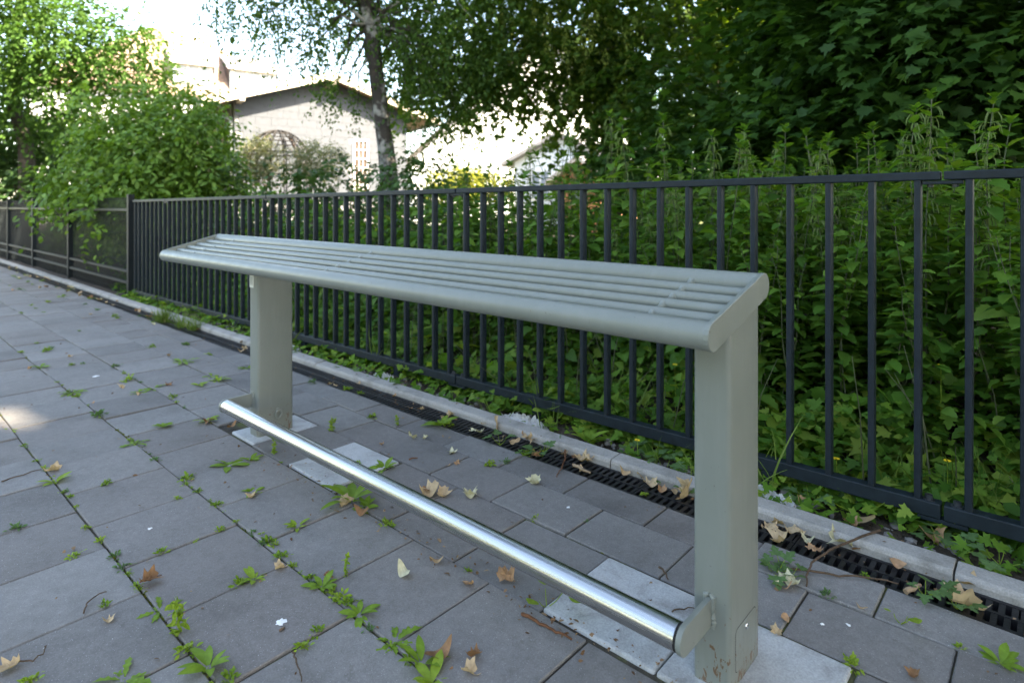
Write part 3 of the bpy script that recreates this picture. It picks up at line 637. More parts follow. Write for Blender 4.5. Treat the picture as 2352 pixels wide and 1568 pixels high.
# white gable house and a brick house further right
def far_house(name, label, px, depth, tdir, w, d, eave, ridge, wallm, roofm, z0=-1.0, wins=()):
    p = at_depth(px, 400, depth); o = frame_obj(name, (p[0], p[1], z0), tdir, label)
    lbuild(MB().add([(0, 0, 0), (w, 0, 0), (w, 0, eave), (w / 2, 0, ridge), (0, 0, eave), (0, d, 0), (w, d, 0), (w, d, eave), (w / 2, d, ridge), (0, d, eave)], [(0, 1, 2, 3, 4), (9, 8, 7, 6, 5), (1, 6, 7, 2), (5, 0, 4, 9)]), 'wall', wallm, o)
    k = (ridge - eave) / (w / 2)
    for s in (0, 1):
        f = lambda x, y, h: ((x if s == 0 else w - x), y, eave + k * x + h)
        rf = lbuild(MB().add([f(-.5, -.4, .02), f(w / 2, -.4, .02), f(w / 2, d + .4, .02), f(-.5, d + .4, .02), f(-.5, -.4, .2), f(w / 2, -.4, .2), f(w / 2, d + .4, .2), f(-.5, d + .4, .2)], [(0, 1, 2, 3), (4, 5, 6, 7), (0, 1, 5, 4), (1, 2, 6, 5), (2, 3, 7, 6), (3, 0, 4, 7)]), 'roof', roofm, o)
        if s == 0 and name == 'white_house': lbuild(MB().add([f(-.52, -.44, -.12), f(w / 2, -.44, -.12), f(w / 2, -.405, -.12), f(-.52, -.405, -.12), f(-.52, -.44, .22), f(w / 2, -.44, .22), f(w / 2, -.405, .22), f(-.52, -.405, .22)], [(0, 1, 2, 3), (4, 5, 6, 7), (0, 1, 5, 4), (1, 2, 6, 5), (2, 3, 7, 6), (3, 0, 4, 7)]), 'barge_board', 'dark_wood', o)
    for (a, b, e, h) in wins:
        wf = lbuild(MB().box(a, b, -.05, -.004, e, h), 'window', 'white_paint', o); m = (a + b) / 2
        for (u, v) in ((a + .07, m - .04), (m + .04, b - .07)): lbuild(MB().box(u, v, -.06, -.051, e + .08, h - .08), 'pane', 'curtain', wf)
    return o
tA = RT[:2] * .97 + FW[:2] * .24; tB = RT[:2] * .9 - FW[:2] * .43
far_house('white_house', 'white rendered gable house with brown roof verge beyond the slate gable', 948, 34, tA, 15, 10, 4.2, 11.4, 'render_white', 'roof_grey', -.5, [(4.2, 5.2, 1.2, 2.4)])
far_house('tiled_house', 'small pale house with grey roof seen past the nettles', 1182, 27, tB, 4.2, 7, 3.2, 4.2, 'render_white', 'roof_grey', -.3, [(.8, 1.7, 1.5, 2.8)])
far_house('brick_house', 'orange brick house glimpsed between nettles and maple', 1288, 24, tB, 1.6, 7, 2.4, 3.0, 'brick', 'roof_grey', -.3, [(.5, 1.1, 1.3, 2.1)])

# ================================================================== TREES
def at_X(px, py, X): r = ray(px, py); return r * (X / r[0]) + np.array([0, 0, CAM_H])
def pblobs(L, flat=.8): return [(*at_depth(a, b, d), r, r, r * flat) for a, b, d, r in L]
SPOTS = [np.array((.46, 3.55, 0)), np.array((.53, 3.42, 0)), np.array((.93, 3.38, 0))]
SD = np.array(SUN_DIR)
def sun_gaps(P, rad=(.15, .12, .06)):            # openings in the canopy where the sun reaches the paving
    keep = np.ones(len(P), bool)
    for s, r in zip(SPOTS, rad):
        d = P - s; t = d @ SD; keep &= ~((np.linalg.norm(d - t[:, None] * SD, axis=1) < r + .1) & (t > 0))
    return keep
def crown(rng, name, blobs, nspray, nleaf, length, size, tpl, shell=.45, droop=.35, out=.6, down=.25, gaps=False, flat=.7, jitter=.35):
    C, D = in_blobs(rng, blobs, nspray, shell)
    D = D * out + rng.normal(0, .45, D.shape) + np.array([0, 0, -down])
    P, A, N, S = sprays(rng, C, D, nleaf, length, size, droop, flat, jitter)
    if gaps: k = sun_gaps(P); P, A, N, S = P[k], A[k], N[k], S[k]
    return leaves_mesh(name, P, A, N, S, tpl)
def canopy(rng, env, nb, n, size=.26):
    bl = cluster_blobs(rng, env, nb, .7, 1.35); P, d = in_blobs(rng, bl, n, .2)
    k = sun_gaps(P); P, d = P[k], d[k]
    return bl, leaves_mesh('crown', P, rng.normal(0, 1, P.shape), np.array([0, 0, .6]) + rng.normal(0, .5, P.shape), size * rng.uniform(.6, 1.2, len(P)), L_CARD)
def big_tree(name, label, base, env, seed, size=.26, n=5200, nb=34, r=.26, low=None, lowmat='maple', topmat='maple', group=None):
    rng = np.random.default_rng(seed); bl, me = canopy(rng, env, nb, n, size); b = np.array(base, float)
    tr = [(b[0], b[1], b[2], r * 1.25), (b[0] + .05, b[1], b[2] + .6, r), (b[0] + .1, b[1] + .1, env[2] - env[5] * .4, r * .8), (env[0], env[1], env[2] + env[5] * .5, r * .25)]
    limbs = [(limb_path(rng, (b[0] + .08, b[1] + .08, max(1.4, env[2] - env[5] * rng.uniform(.3, .9))), q[:3]), r * .35, .025) for q in bl[:16]]
    cr = [('crown', me, topmat)]
    if low: cr.append(('lower_branches', low, lowmat))
    return tree(name, label, tuple(b), tr, limbs, 'bark', cr, 'tree', group)
# shade trees standing behind the camera along the same bed
big_tree('shade_tree', 'tall maple overhanging the path behind the bench end', (3.9, -5.6, -.05), (2.0, -5.3, 11.0, 4.8, 4.6, 7.0), 11, n=34000, nb=130, size=.32)
big_tree('shade_tree', 'second tall maple further back along the path', (3.7, -12.2, -.05), (1.6, -12.0, 10.6, 5.2, 4.6, 6.0), 12, n=24000, nb=90, size=.32)
rng = np.random.default_rng(17); hb_ = [(x, -7.6 + rng.normal(0, .3), z, .8, .6, .8) for x in np.arange(-7.5, 9, 1.1) for z in (.6, 1.8, 3.0)]  # added hedge out of view, cuts the low light on the posts
c = (0.5, -7.6, -.1); me = None
P, d = in_blobs(rng, hb_, 9000, .3); hd = empty('light_block_hedge', c); tag(hd, 'unseen hedge added behind the bench end to block low light', 'hedge')
hm = leaves_mesh('foliage', P - np.array(c), rng.normal(0, 1, P.shape), rng.normal(0, .6, P.shape) + d, .2 * rng.uniform(.6, 1.2, len(P)), L_CARD); link('foliage', hm, 'maple', hd)
hs_ = MB()
for x in np.arange(-7, 9, 1.5): hs_.tube([(x, -7.6, -.1), (x + .1, -7.6, 2.6)], [.05, .02], 6)
hs_.build('stems', 'bark', hd)
# maples at the right
UNDER = []
rng = np.random.default_rng(21)
lowA = pblobs([(1540, 190, 6.8, .45), (1640, 300, 6.3, .35), (1840, 120, 5.6, .5), (1740, 275, 5.8, .5), (1850, 180, 5.4, .6), (1820, 290, 5.2, .55), (1900, 100, 5.0, .7), (1920, 230, 5.0, .6), (1900, 40, 5.4, .7), (1880, -20, 5.2, .8), (1560, 300, 7.0, .5), (1980, 310, 5.0, .5), (1900, -90, 5.6, .7), (2000, 20, 5.0, .7), (1660, 330, 6.4, .5), (1760, 350, 6.0, .45)])
low = crown(rng, 'lower', lowA, 820, 17, .62, .105, L_MAPLE, .15, .34, .5, .12, False, 1.25, .24)
big_tree('maple', 'dark green maple with drooping lobed leaves behind the nettles', (6.9, 1.9, -.05), (6.8, 1.6, 6.8, 3.0, 3.0, 3.0), 22, low=low, n=4200)
lowB = pblobs([(2000, 140, 4.7, .6), (2060, 260, 4.6, .5), (2120, 80, 4.4, .7), (2180, 200, 4.3, .55), (2240, 290, 4.3, .45), (2260, 100, 4.2, .7), (2340, 200, 4.1, .6), (2380, 60, 4.2, .7), (2340, 330, 4.2, .4), (2120, 330, 4.6, .4), (2440, 260, 4.3, .6), (2500, 120, 4.4, .8), (2060, -20, 4.6, .8), (2220, -40, 4.3, .8), (2380, -60, 4.3, .9)])
low = crown(rng, 'lower', lowB, 720, 17, .62, .105, L_MAPLE, .15, .34, .5, .12, False, 1.25, .24)
big_tree('maple', 'deep green maple whose low branches fill the end of the bed', (6.6, -1.4, -.05), (6.6, -1.2, 6.2, 3.0, 3.4, 3.0), 23, low=low, n=4200)
# darker trees behind them
lowC = pblobs([(1450, 200, 9.5, .8), (1780, 300, 9, .7), (1880, 60, 9, 1.0), (1950, 180, 8.6, 1.1), (1900, 340, 8.8, .8), (2100, 60, 8.4, 1.2), (2150, 260, 8.2, 1.0), (2300, 150, 8, 1.2), (2350, 320, 8, .8), (2450, 200, 8, 1.2), (1620, 330, 9.4, .7), (1500, 340, 9.6, .6), (2040, -80, 9, 1.2), (2250, -60, 8.4, 1.3)])
low = crown(rng, 'lower', lowC, 640, 14, .8, .16, L_MAPLE_S, .1, .4, .4, .2)
big_tree('dark_maple', 'shaded maple standing behind the other maples', (9.2, 1.5, -.05), (8.4, -.8, 6.4, 1.8, 3.0, 3.2), 24, low=low, n=3200)
for k, (px, py, d) in enumerate([(1400, 380, 8.2), (1500, 390, 7.6), (1600, 385, 7.2), (1700, 390, 6.6), (1800, 395, 6.2), (1900, 390, 5.9), (2000, 395, 5.7), (2100, 390, 5.5), (2200, 390, 5.3), (2300, 390, 5.2), (2400, 390, 5.2)]):
    c = at_depth(px, py, d)
    UNDER.append((c, k))
# separate tree added for the sunlit patch, light put into its leaf colour
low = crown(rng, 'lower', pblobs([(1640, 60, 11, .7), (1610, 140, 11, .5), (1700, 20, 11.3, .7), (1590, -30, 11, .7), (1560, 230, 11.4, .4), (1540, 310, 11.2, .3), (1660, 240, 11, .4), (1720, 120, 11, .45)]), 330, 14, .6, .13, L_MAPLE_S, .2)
rb = at_depth(1650, 420, 11.2); big_tree('sunlit_maple', 'added maple with leaves coloured as if sunlit between the dark maples', (rb[0], rb[1], -.05), (rb[0], rb[1], 4.4, 1.0, 1.0, .9), 25, low=low, n=400, r=.1, lowmat='maple_lit', topmat='maple_lit')
# far wood behind everything on the right
P, d = in_blobs(rng, cluster_blobs(rng, (16.5, 1.5, 3.0, 2.2, 7.0, 3.2), 40, 1.0, 1.6), 8000, .1)
wood = link('woodland', leaves_mesh('woodland', P, rng.normal(0, 1, P.shape), np.array([0, 0, .6]) + rng.normal(0, .5, P.shape), .24 * rng.uniform(.6, 1.3, len(P)), L_CARD), 'maple'); tag(wood, 'mass of dark woodland foliage behind the maples', 'woodland', None, 'stuff')

# field maple with hanging keys
kb_ = pblobs([(1180, 110, 8.6, .55), (1205, 215, 9, .35), (1100, 130, 9, .5), (1050, 190, 9.2, .38), (1130, 200, 9.1, .36), (1010, 110, 9, .45), (1085, 245, 9.4, .22), (990, 240, 9.4, .26), (1150, 260, 9.4, .16), (940, 235, 9.4, .24), (915, 200, 9.3, .24), (970, 180, 9.2, .35), (1260, 70, 8.4, .75), (1290, 170, 8.8, .65), (1270, 255, 9.2, .38), (1360, 110, 8.6, .8), (1380, 225, 9, .65), (1340, 300, 9.4, .35), (1450, 190, 8.8, .8), (1440, 60, 8.5, .9), (1530, 100, 8.6, .5), (1490, 290, 9.2, .55), (1580, 260, 9, .5), (1120, 30, 8.4, .6), (1320, -60, 8.5, 1.0), (1480, -80, 8.5, 1.0), (1230, -60, 8.5, .8), (1420, 330, 9.2, .3)])
low = crown(rng, 'lower', kb_, 820, 15, .46, .082, L_MAPLE, .2, .4, .5, .2)
fill = crown(rng, 'inner', pblobs([(960, 60, 9.6, .6), (1010, 140, 9.8, .5), (1080, 60, 9.6, .7), (1060, 190, 9.9, .4), (1120, 150, 9.8, .5), (1000, 225, 10, .32), (1180, 60, 9.5, .7), (1170, 190, 9.8, .45), (1110, 235, 10, .28), (940, 180, 9.8, .35), (1250, 170, 9.6, .6), (1350, 60, 9.4, .8), (1350, 230, 9.6, .6), (1450, 120, 9.4, .8), (900, 60, 9.8, .4), (1060, 265, 10, .2), (960, 255, 10, .2)]), 620, 15, .5, .10, L_MAPLE_S, .15, .4, .5, .2)
C, D = in_blobs(rng, pblobs([(1250, 60, 8.1, .5), (1340, 90, 8.0, .5), (1420, 40, 7.9, .5), (1300, 150, 8.2, .3), (1190, 40, 8.2, .3)]), 60, .3)
K = []; 
for c in C:
    m = 16; K.append(np.concatenate([c + np.cumsum(np.tile([[0, 0, -.016]], (m, 1)), 0) + rng.normal(0, .022, (m, 3))], 0))
K = np.concatenate(K); keys = leaves_mesh('keys', K, rng.normal(0, .5, K.shape) + [0, 0, -1], rng.normal(0, 1, K.shape), np.full(len(K), .05), L_OVAL_S)
tb = at_depth(1400, 420, 9.6)
t = big_tree('field_maple', 'field maple with pale hanging seed clusters in front of the sky', (tb[0], tb[1], -.05), (tb[0] - .3, tb[1], 5.6, 2.3, 2.3, 1.9), 31, low=low, n=2400, r=.16, lowmat='maple_lit')
keys.transform(Matrix.Translation(-t.location)); link('seed_clusters', keys, 'maple_key', t)
fill.transform(Matrix.Translation(-t.location)); link('inner_branches', fill, 'maple_lit', t)

# birch in front of the slate gable
bb = at_depth(896, 415, 8.4); bb[2] = -.05
bt = [(*bb, .150), (*at_depth(893, 400, 8.4), .125), (*at_depth(885, 330, 8.4), .112), (*at_depth(877, 277, 8.4), .106), (*at_depth(868, 200, 8.42), .103), (*at_depth(860, 130, 8.44), .098), (*at_depth(858, 100, 8.44), .104), (*at_depth(850, 60, 8.46), .092), (*at_depth(840, 0, 8.5), .088), (*at_depth(822, -140, 8.6), .075), (*at_depth(820, -420, 8.7), .045), (*at_depth(826, -650, 8.8), .015)]
bl = pblobs([(515, 8, 8, .26), (590, 35, 8.2, .33), (670, 50, 8, .42), (700, 130, 8.3, .22), (760, 80, 8, .42), (765, 160, 8.5, .22), (640, -30, 8, .5), (800, 20, 9.0, .42), (930, 80, 8.6, .42), (925, 175, 8.5, .36), (960, 110, 8, .52), (1000, 215, 8.2, .32), (990, 30, 8, .6), (1055, 145, 8.4, .5), (1045, 240, 8.6, .22), (1100, 60, 8, .7), (1130, 190, 8.8, .36), (955, 255, 8.6, .2), (1010, 268, 8.5, .24), (1060, 255, 8.5, .26), (1040, 190, 8.3, .35), (1110, 235, 8.7, .22), (1000, 300, 8.7, .12), (800, 215, 8.7, .16), (775, 200, 8.7, .12), (820, 250, 8.7, .12), (930, -60, 9.0, .8), (740, -70, 8.2, .7), (1060, -60, 8.2, .9), (560, -50, 8, .5)], 1.0)
rng = np.random.default_rng(41)
low = crown(rng, 'crown', bl, 1350, 16, .42, .058, L_OVAL_S, .1, .75, .3, .55, False, .3, .6)
P, d = in_blobs(rng, cluster_blobs(rng, (bb[0] - .2, bb[1] + .2, 5.8, 2.1, 2.1, 1.7), 18, .5, .9), 2600, .2)
top = leaves_mesh('crown', P, rng.normal(0, 1, P.shape), rng.normal(0, 1, P.shape), .13 * rng.uniform(.6, 1.2, len(P)), L_CARD)
limbs = [(limb_path(rng, bt[int(q)][:3], b[:3], 6, .1), .028, .006) for q, b in zip(rng.integers(7, 10, len(bl)), bl)]
tree('birch', 'slender birch with patchy white bark in front of the slate gable', tuple(bb), bt, limbs, 'birch_bark', [('crown', low, 'birch_leaf'), ('upper_crown', top, 'birch_leaf')])

# ---- trees and bushes at the left
def bush(name, label, base, blobs, n, nl, length, size, tpl, mat, seed, cat='bush', droop=.45, shell=.25, down=.2, stems=10, bark='bark', r=.03, group=None, gaps=False):
    rng = np.random.default_rng(seed); me = crown(rng, 'foliage', blobs, n, nl, length, size, tpl, shell, droop, .6, down, gaps)
    root = empty(name, base); tag(root, label, cat, group); mb = MB(); b = np.array(base)
    for q in blobs[:stems]: mb.tube(limb_path(rng, b + np.array([rng.normal(0, .06), rng.normal(0, .06), 0]), q[:3], 6, .12), list(np.linspace(r, .005, 7)), 6)
    mb.build('stems', bark, root, smooth=True); me.transform(Matrix.Translation(-Vector(base))); link('foliage', me, mat, root); return root
B = [(330, 330, 8.2, .62), (420, 300, 8.4, .52), (250, 370, 8.2, .48), (470, 390, 8.3, .42), (360, 420, 7.9, .45), (200, 420, 8.3, .36), (440, 240, 8.6, .36), (310, 250, 8.5, .36), (280, 450, 7.7, .32), (390, 470, 7.6, .28), (425, 535, 7.2, .10), (330, 490, 7.5, .2), (500, 420, 8.6, .34), (210, 225, 8.7, .16), (150, 430, 8.4, .25), (230, 300, 8.5, .3), (410, 505, 7.35, .14), (380, 360, 7.9, .5), (235, 480, 7.5, .16), (205, 530, 7.3, .07), (440, 440, 7.9, .35)]
c = at_depth(370, 440, 8.6)
bush('overhanging_bush', 'leafy bright green bush spilling over the mesh fence', (c[0], c[1], -.05), pblobs(B), 1350, 15, .42, .088, L_OVAL_S, 'bush_leaf', 51, droop=.5, down=.3)
T = [(60, 60, 11, .9), (180, 60, 11, .7), (300, 130, 11.3, .6), (120, 160, 11.5, .8), (250, 200, 11.2, .6), (370, 190, 11.5, .36), (415, 235, 11.4, .24), (60, 260, 12, .6), (330, 270, 11.6, .42), (20, -60, 11, .9), (450, 285, 11.2, .22), (-60, 140, 11.5, .9), (-80, 300, 12, .8), (180, 260, 11.8, .5), (300, 60, 11.2, .3)]
rng = np.random.default_rng(52); low = crown(rng, 'crown', pblobs(T), 1900, 15, .55, .095, L_OVAL_S, .2, .4, .6, .1)
c = at_depth(70, 440, 12.2)
tt = [(c[0], c[1], -.1, .17), (*at_depth(60, 330, 12.2), .14), (*at_depth(30, 240, 12.2), .12), (*at_depth(40, 60, 12), .09), (*at_depth(60, -120, 11.8), .04)]
limbs = [(limb_path(rng, at_depth(40, 200 + rng.uniform(-60, 80), 12.1), q[:3], 6, .1), .045, .008) for q in pblobs(T)]
tree('garden_tree', 'loose leafy garden tree rising behind the mesh fence', (c[0], c[1], -.1), tt, limbs, 'bark', [('crown', low, 'left_leaf')])
c = at_depth(60, 440, 13); bush('round_shrub', 'dark rounded shrub with broad leaves under the garden tree', (c[0], c[1], -.1), pblobs([(40, 320, 12.6, .62), (30, 400, 12, .45), (100, 340, 13, .5), (150, 300, 13.2, .5), (85, 420, 12.2, .35), (-40, 380, 12.4, .6), (130, 400, 13, .4)]), 300, 13, .4, .13, L_ROUND, 'shrub_leaf', 53)
c = at_depth(130, 440, 16); bush('shaded_hedge', 'shaded hedge far behind the round shrub', (c[0], c[1], -.1), pblobs([(20, 400, 17, .8), (120, 400, 17, .8), (220, 400, 17, .8), (-80, 380, 17, .9), (300, 380, 17, .9), (60, 300, 18, .9), (180, 320, 18, .9), (-120, 300, 18, 1.2), (-60, 440, 16, .6), (200, 450, 16, .6), (380, 430, 15, .6), (100, 455, 16, .6)]), 500, 12, .6, .15, L_MAPLE_S, 'shrub_leaf', 54, 'hedge')
# dark understory below the maples
for c, k in UNDER:
    bush('understory_shrub', 'shaded leafy shrub between the nettles and the maples', (c[0], c[1], -.05), [(c[0], c[1], c[2], .42, .42, .36), (c[0] + .2, c[1] - .1, c[2] * .6, .5, .5, .4), (c[0] - .1, c[1] + .2, .25, .5, .5, .35)], 150, 13, .34, .10, L_MAPLE_S, 'maple', 140 + k, 'shrub', .4, .15, .05, 3, 'bark', .015, 'shrubs under the maples')
# shrubs behind the railing
k = 0
for (px, py, d, r) in [(575, 432, 8.2, .34), (650, 440, 7.7, .30), (735, 428, 7.9, .33), (800, 412, 8.0, .36), (850, 425, 7.4, .3), (905, 418, 7.0, .34), (955, 408, 6.4, .30), (700, 440, 7.0, .3), (1005, 432, 5.9, .26)]:
    c = at_depth(px, py, d); lab = ['low dense shrub behind the railing below the wire dome', 'low green shrub behind the railing below the birch'][int(px > 760)]
    bush('low_shrub', lab, (c[0], c[1], -.05), [(*c, r, r, r * .9), (c[0] + .15, c[1] - .1, c[2] * .62, r * 1.1, r * 1.1, r), (c[0] - .1, c[1] + .15, c[2] * .35, r * 1.1, r * 1.1, r * .9)], 90, 13, .28, .078, L_OVAL_S, 'shrub_leaf', 60 + k, 'shrub', .4, .2, .05, 3, 'bark', .015, ['low shrubs below the dome', 'low shrubs below the birch'][int(px > 760)]); k += 1
for k in range(30):
    y = 3.35 + .34 * k + (.16 * max(0, k - 14)); x = 2.95 + .35 * rnd.random() + .12 * (k % 3); hgt = rnd.uniform(.62, .86)
    bush('bed_shrub', 'knee-high leafy shrub in the bed close behind the railing', (x, y, -.05), [(x, y, hgt, .28, .28, .24), (x + .1, y + .1, hgt * .6, .34, .34, .28), (x - .08, y - .1, .2, .34, .34, .25)], 90, 13, .26, .072, L_OVAL_S, 'cover' if k % 2 else 'shrub_leaf', 160 + k, 'shrub', .4, .2, .05, 3, 'bark', .012, 'shrubs close behind the railing')
# variegated standards
for (px, py, d, rx, rz, lab, sd) in ((598, 362, 13.2, .40, .36, 'small variegated standard tree left of the wire dome trunk post', 71), (727, 370, 12.4, .52, .30, 'wide variegated standard tree beside the wire dome', 72)):
    c = at_depth(px, py, d); b = at_depth(px + 25, 440, d)
    bush('variegated_standard', lab.replace(' left of the wire dome trunk post', ' with round head inside the wire dome'), (b[0], b[1], -.1), [(*c, rx, rx, rz), (c[0] - .15, c[1], c[2] - .05, rx * .7, rx * .7, rz * .9), (c[0] + .15, c[1] + .1, c[2], rx * .8, rx * .8, rz * .9)], 460, 11, .30, .055, L_OVAL_S, 'variegated', sd, 'tree', .2, .5, -.2, 3, 'bark', .035)
# sunlit shrubs far away
c = at_depth(1075, 440, 30); bush('sunlit_shrub', 'bright yellow-green shrub in full sun beyond the nettles', (c[0], c[1], -.3), pblobs([(1010, 420, 30, .6), (1060, 405, 31, .8), (1110, 415, 30, .6), (1150, 425, 30, .5), (1085, 425, 29, .6)]), 420, 10, .7, .2, L_OVAL_S, 'sunny_leaf', 81)

# ---- wire dome in the garden
dc = at_depth(638, 400, 14.0); dm = tag(empty('wire_dome', (dc[0], dc[1], -.1)), 'rusty wire garden pavilion with domed top in front of the slate gable', 'pavilion')
RD, ZT = .74, 2.78; ZS = 1.95
for k in range(14):
    a = 2 * math.pi * k / 14; ca_, sa_ = math.cos(a), math.sin(a)
    pts = [(RD * ca_, RD * sa_, 0)] + [(RD * math.cos(w) * ca_, RD * math.cos(w) * sa_, ZS + (ZT - ZS) * math.sin(w)) for w in np.linspace(0, math.pi / 2 * .97, 9)]
    link('rib', MB().tube(pts, .017, 5).mesh('rib'), 'iron', dm)
for zz in (.6, 1.2, 1.75, 1.95, 2.25, 2.5, 2.68):
    rr = RD if zz <= ZS else RD * math.sqrt(max(0, 1 - ((zz - ZS) / (ZT - ZS)) ** 2))
    link('hoop', MB().tube([(rr * math.cos(a), rr * math.sin(a), zz) for a in np.linspace(0, 2 * math.pi, 33)], .014, 4).mesh('hoop'), 'iron', dm)
vm = MB(); rr_ = random.Random(5)
for k in range(26):
    a = rr_.uniform(0, 6.28); pts = []
    for t in np.linspace(0, 1, 8): w = t * 1.2; a += rr_.gauss(0, .12); pts.append((RD * 1.02 * math.cos(w) * math.cos(a), RD * 1.02 * math.cos(w) * math.sin(a), ZS - .5 + t * .4 + (ZT - ZS) * math.sin(w)))
    vm.tube(pts, .010, 4)
tag(link('dry_vines', vm.mesh('dry_vines'), 'twig', dm), kind='stuff')
# pink rose by the house corner
c = at_depth(504, 366, 13.5); fl = tag(empty('rose', (c[0], c[1], -.1)), 'single pink rose on a tall stem by the house corner', 'flower')
MB().tube([(c[0], c[1], -.1), (c[0] + .04, c[1], c[2] * .5), (c[0], c[1], c[2])], .012, 5).build('stem', 'nettle_stem', fl)
rg_ = np.random.default_rng(3); pp = np.repeat(c[None], 14, 0); link('petals', leaves_mesh('petals', pp - np.array(fl.location), unit(rg_.normal(0, 1, (14, 3))), rg_.normal(0, 1, (14, 3)), np.full(14, .075), L_ROUND), 'petal_pink', fl)
# trees on the sunny side, reflected in foot rail; heightened to block low light
for k, (x, y) in enumerate(((-15, 3), (-16, -6), (-15, 12), (-17, 21))):
    big_tree('roadside_tree', 'leafy tree on the sunny lawn across the path', (x, y, -.05), (x, y, 4.3, 2.2, 4.8, 4.1), 90 + k, .35, 4200, 34, .2, None, 'maple', 'sunny_leaf', 'trees on the lawn across the path')

# ================================================================== NETTLES BEHIND THE RAILING
def nettle_parts(rng, H, flower):
    """stem mesh, foliage mesh, tassel mesh (or None); base at the origin"""
    lean = rng.normal(0, .07, 2); pt = lambda t: np.array([lean[0] * t * t * H + .015 * math.sin(t * 9), lean[1] * t * t * H + .015 * math.cos(t * 7), H * t])
    stem = MB().tube([pt(t) for t in np.linspace(0, 1, 10)], list(np.linspace(.0045, .0015, 10)), 5).mesh('stem', smooth=True)
    P, A, N, S = [], [], [], []; fl = MB(); nn = int(H / .055); ph = rng.uniform(0, 6.28)
    for i in range(nn + 1):
        u = i / nn; t = .10 + .90 * (1 - (1 - u) ** 1.25); a = ph + i * math.pi / 2 + rng.normal(0, .25); p = pt(t)
        sz = np.interp(t, [0, .3, .7, .9, 1], [.085, .115, .105, .075, .04]) * rng.uniform(.75, 1.15)
        if t < .25 and rng.random() < .35: continue
        for q in (0, math.pi):
            d = np.array([math.cos(a + q), math.sin(a + q), 0]); elev = rng.uniform(-.3, .4) if t < .9 else rng.uniform(.2, 1.1)
            P.append(p); A.append(d + [0, 0, elev]); N.append(np.array([0, 0, 1.0]) - d * elev + rng.normal(0, .2, 3)); S.append(sz)
            if rng.random() < .6 and t < .85:                # short side shoot
                b = a + q + rng.normal(0, .5); e = np.array([math.cos(b), math.sin(b), .35]); c = p + e * .05
                for w in (-1, 1): P.append(c); A.append(e + w * np.array([-e[1], e[0], 0]) * .9); N.append(np.array([0, 0, 1.0]) + rng.normal(0, .3, 3)); S.append(sz * rng.uniform(.45, .75))
            if flower and .45 < t < .98:
                for _ in range(3):
                    b = a + q + rng.normal(0, .6); e = np.array([math.cos(b), math.sin(b), 0]); L = rng.uniform(.02, .05)
                    fl.tube([p, p + e * L * .5 + [0, 0, .003], p + e * L * .75 + [0, 0, -L * .35], p + e * L * .85 + [0, 0, -L * .9]], [.001, .0022, .0024, .001], 4, False)
    for k in range(6):                                     # young leaves at the tip
        a = ph + k * 1.05; P.append(pt(1 - .012 * (k % 2))); A.append([math.cos(a) * .7, math.sin(a) * .7, .9]); N.append([-math.cos(a), -math.sin(a), .6]); S.append(.036)
    return stem, leaves_mesh('foliage', P, A, N, S, L_NETTLE), (fl.mesh('flower_tassels') if flower else None)
rng = np.random.default_rng(101); NT = {False: [], True: []}
for k in range(8):
    fl_ = k >= 4; st, fo, ta = nettle_parts(rng, [.95, 1.1, 1.2, 1.3, 1.1, 1.2, 1.3, 1.4][k], fl_)
    st.materials.append(MATS['nettle_stem']); fo.materials.append(MATS['nettle'])
    if ta: ta.materials.append(MATS['nettle_flower'])
    NT[fl_].append(([.95, 1.1, 1.2, 1.3, 1.1, 1.2, 1.3, 1.4][k], st, fo, ta))
def nettle(x, y, H, flower, tilt=.06):
    h, st, fo, ta = rnd.choice(NT[flower]); s = H / h
    o = empty('nettle', (x, y, -.02), rnd.uniform(0, 6.28)); o.rotation_euler = (rnd.gauss(0, tilt), rnd.gauss(0, tilt), rnd.uniform(0, 6.28)); o.scale = (min(1.15, max(.85, s)),) * 2 + (s,)
    tag(o, 'tall stinging nettle with hanging flower tassels behind the railing' if flower else 'stinging nettle with toothed leaves growing behind the railing', 'nettle', 'flowering nettles behind the railing' if flower else 'nettles behind the railing')
    link('stem', st, None, o); f = link('foliage', fo, None, o); f['kind'] = 'stuff'
    if ta: f = link('flower_tassels', ta, None, o); f['kind'] = 'stuff'
n_n = 0
for _ in range(4000):
    if n_n >= 275: break
    x = 2.62 + 1.75 * rnd.random() ** 1.3; y = rnd.uniform(-.7, 4.9)
    if y > x * 1.12 + .15: continue
    n_n += 1; far = min(1, (x - 2.55) / .5); H = rnd.uniform(.55, .85) * (1 - far) + rnd.uniform(.95, 1.36) * far
    nettle(x, y, H, rnd.random() < (.32 if far > .6 else .06))
for px, py, X in ((2118, 205, 3.0), (2085, 250, 3.05), (2240, 240, 2.95), (1530, 262, 3.0), (1405, 262, 3.2), (1470, 275, 3.1), (1215, 322, 3.3), (1700, 295, 3.1), (1640, 300, 3.2), (1145, 345, 3.2), (1940, 320, 3.0), (2330, 290, 2.9), (1830, 335, 2.9), (1325, 300, 3.3), (1240, 350, 2.9), (1120, 380, 3.1), (1060, 392, 3.2)):
    p = at_X(px, py, X); nettle(p[0], p[1], p[2] + .02, True, .02)

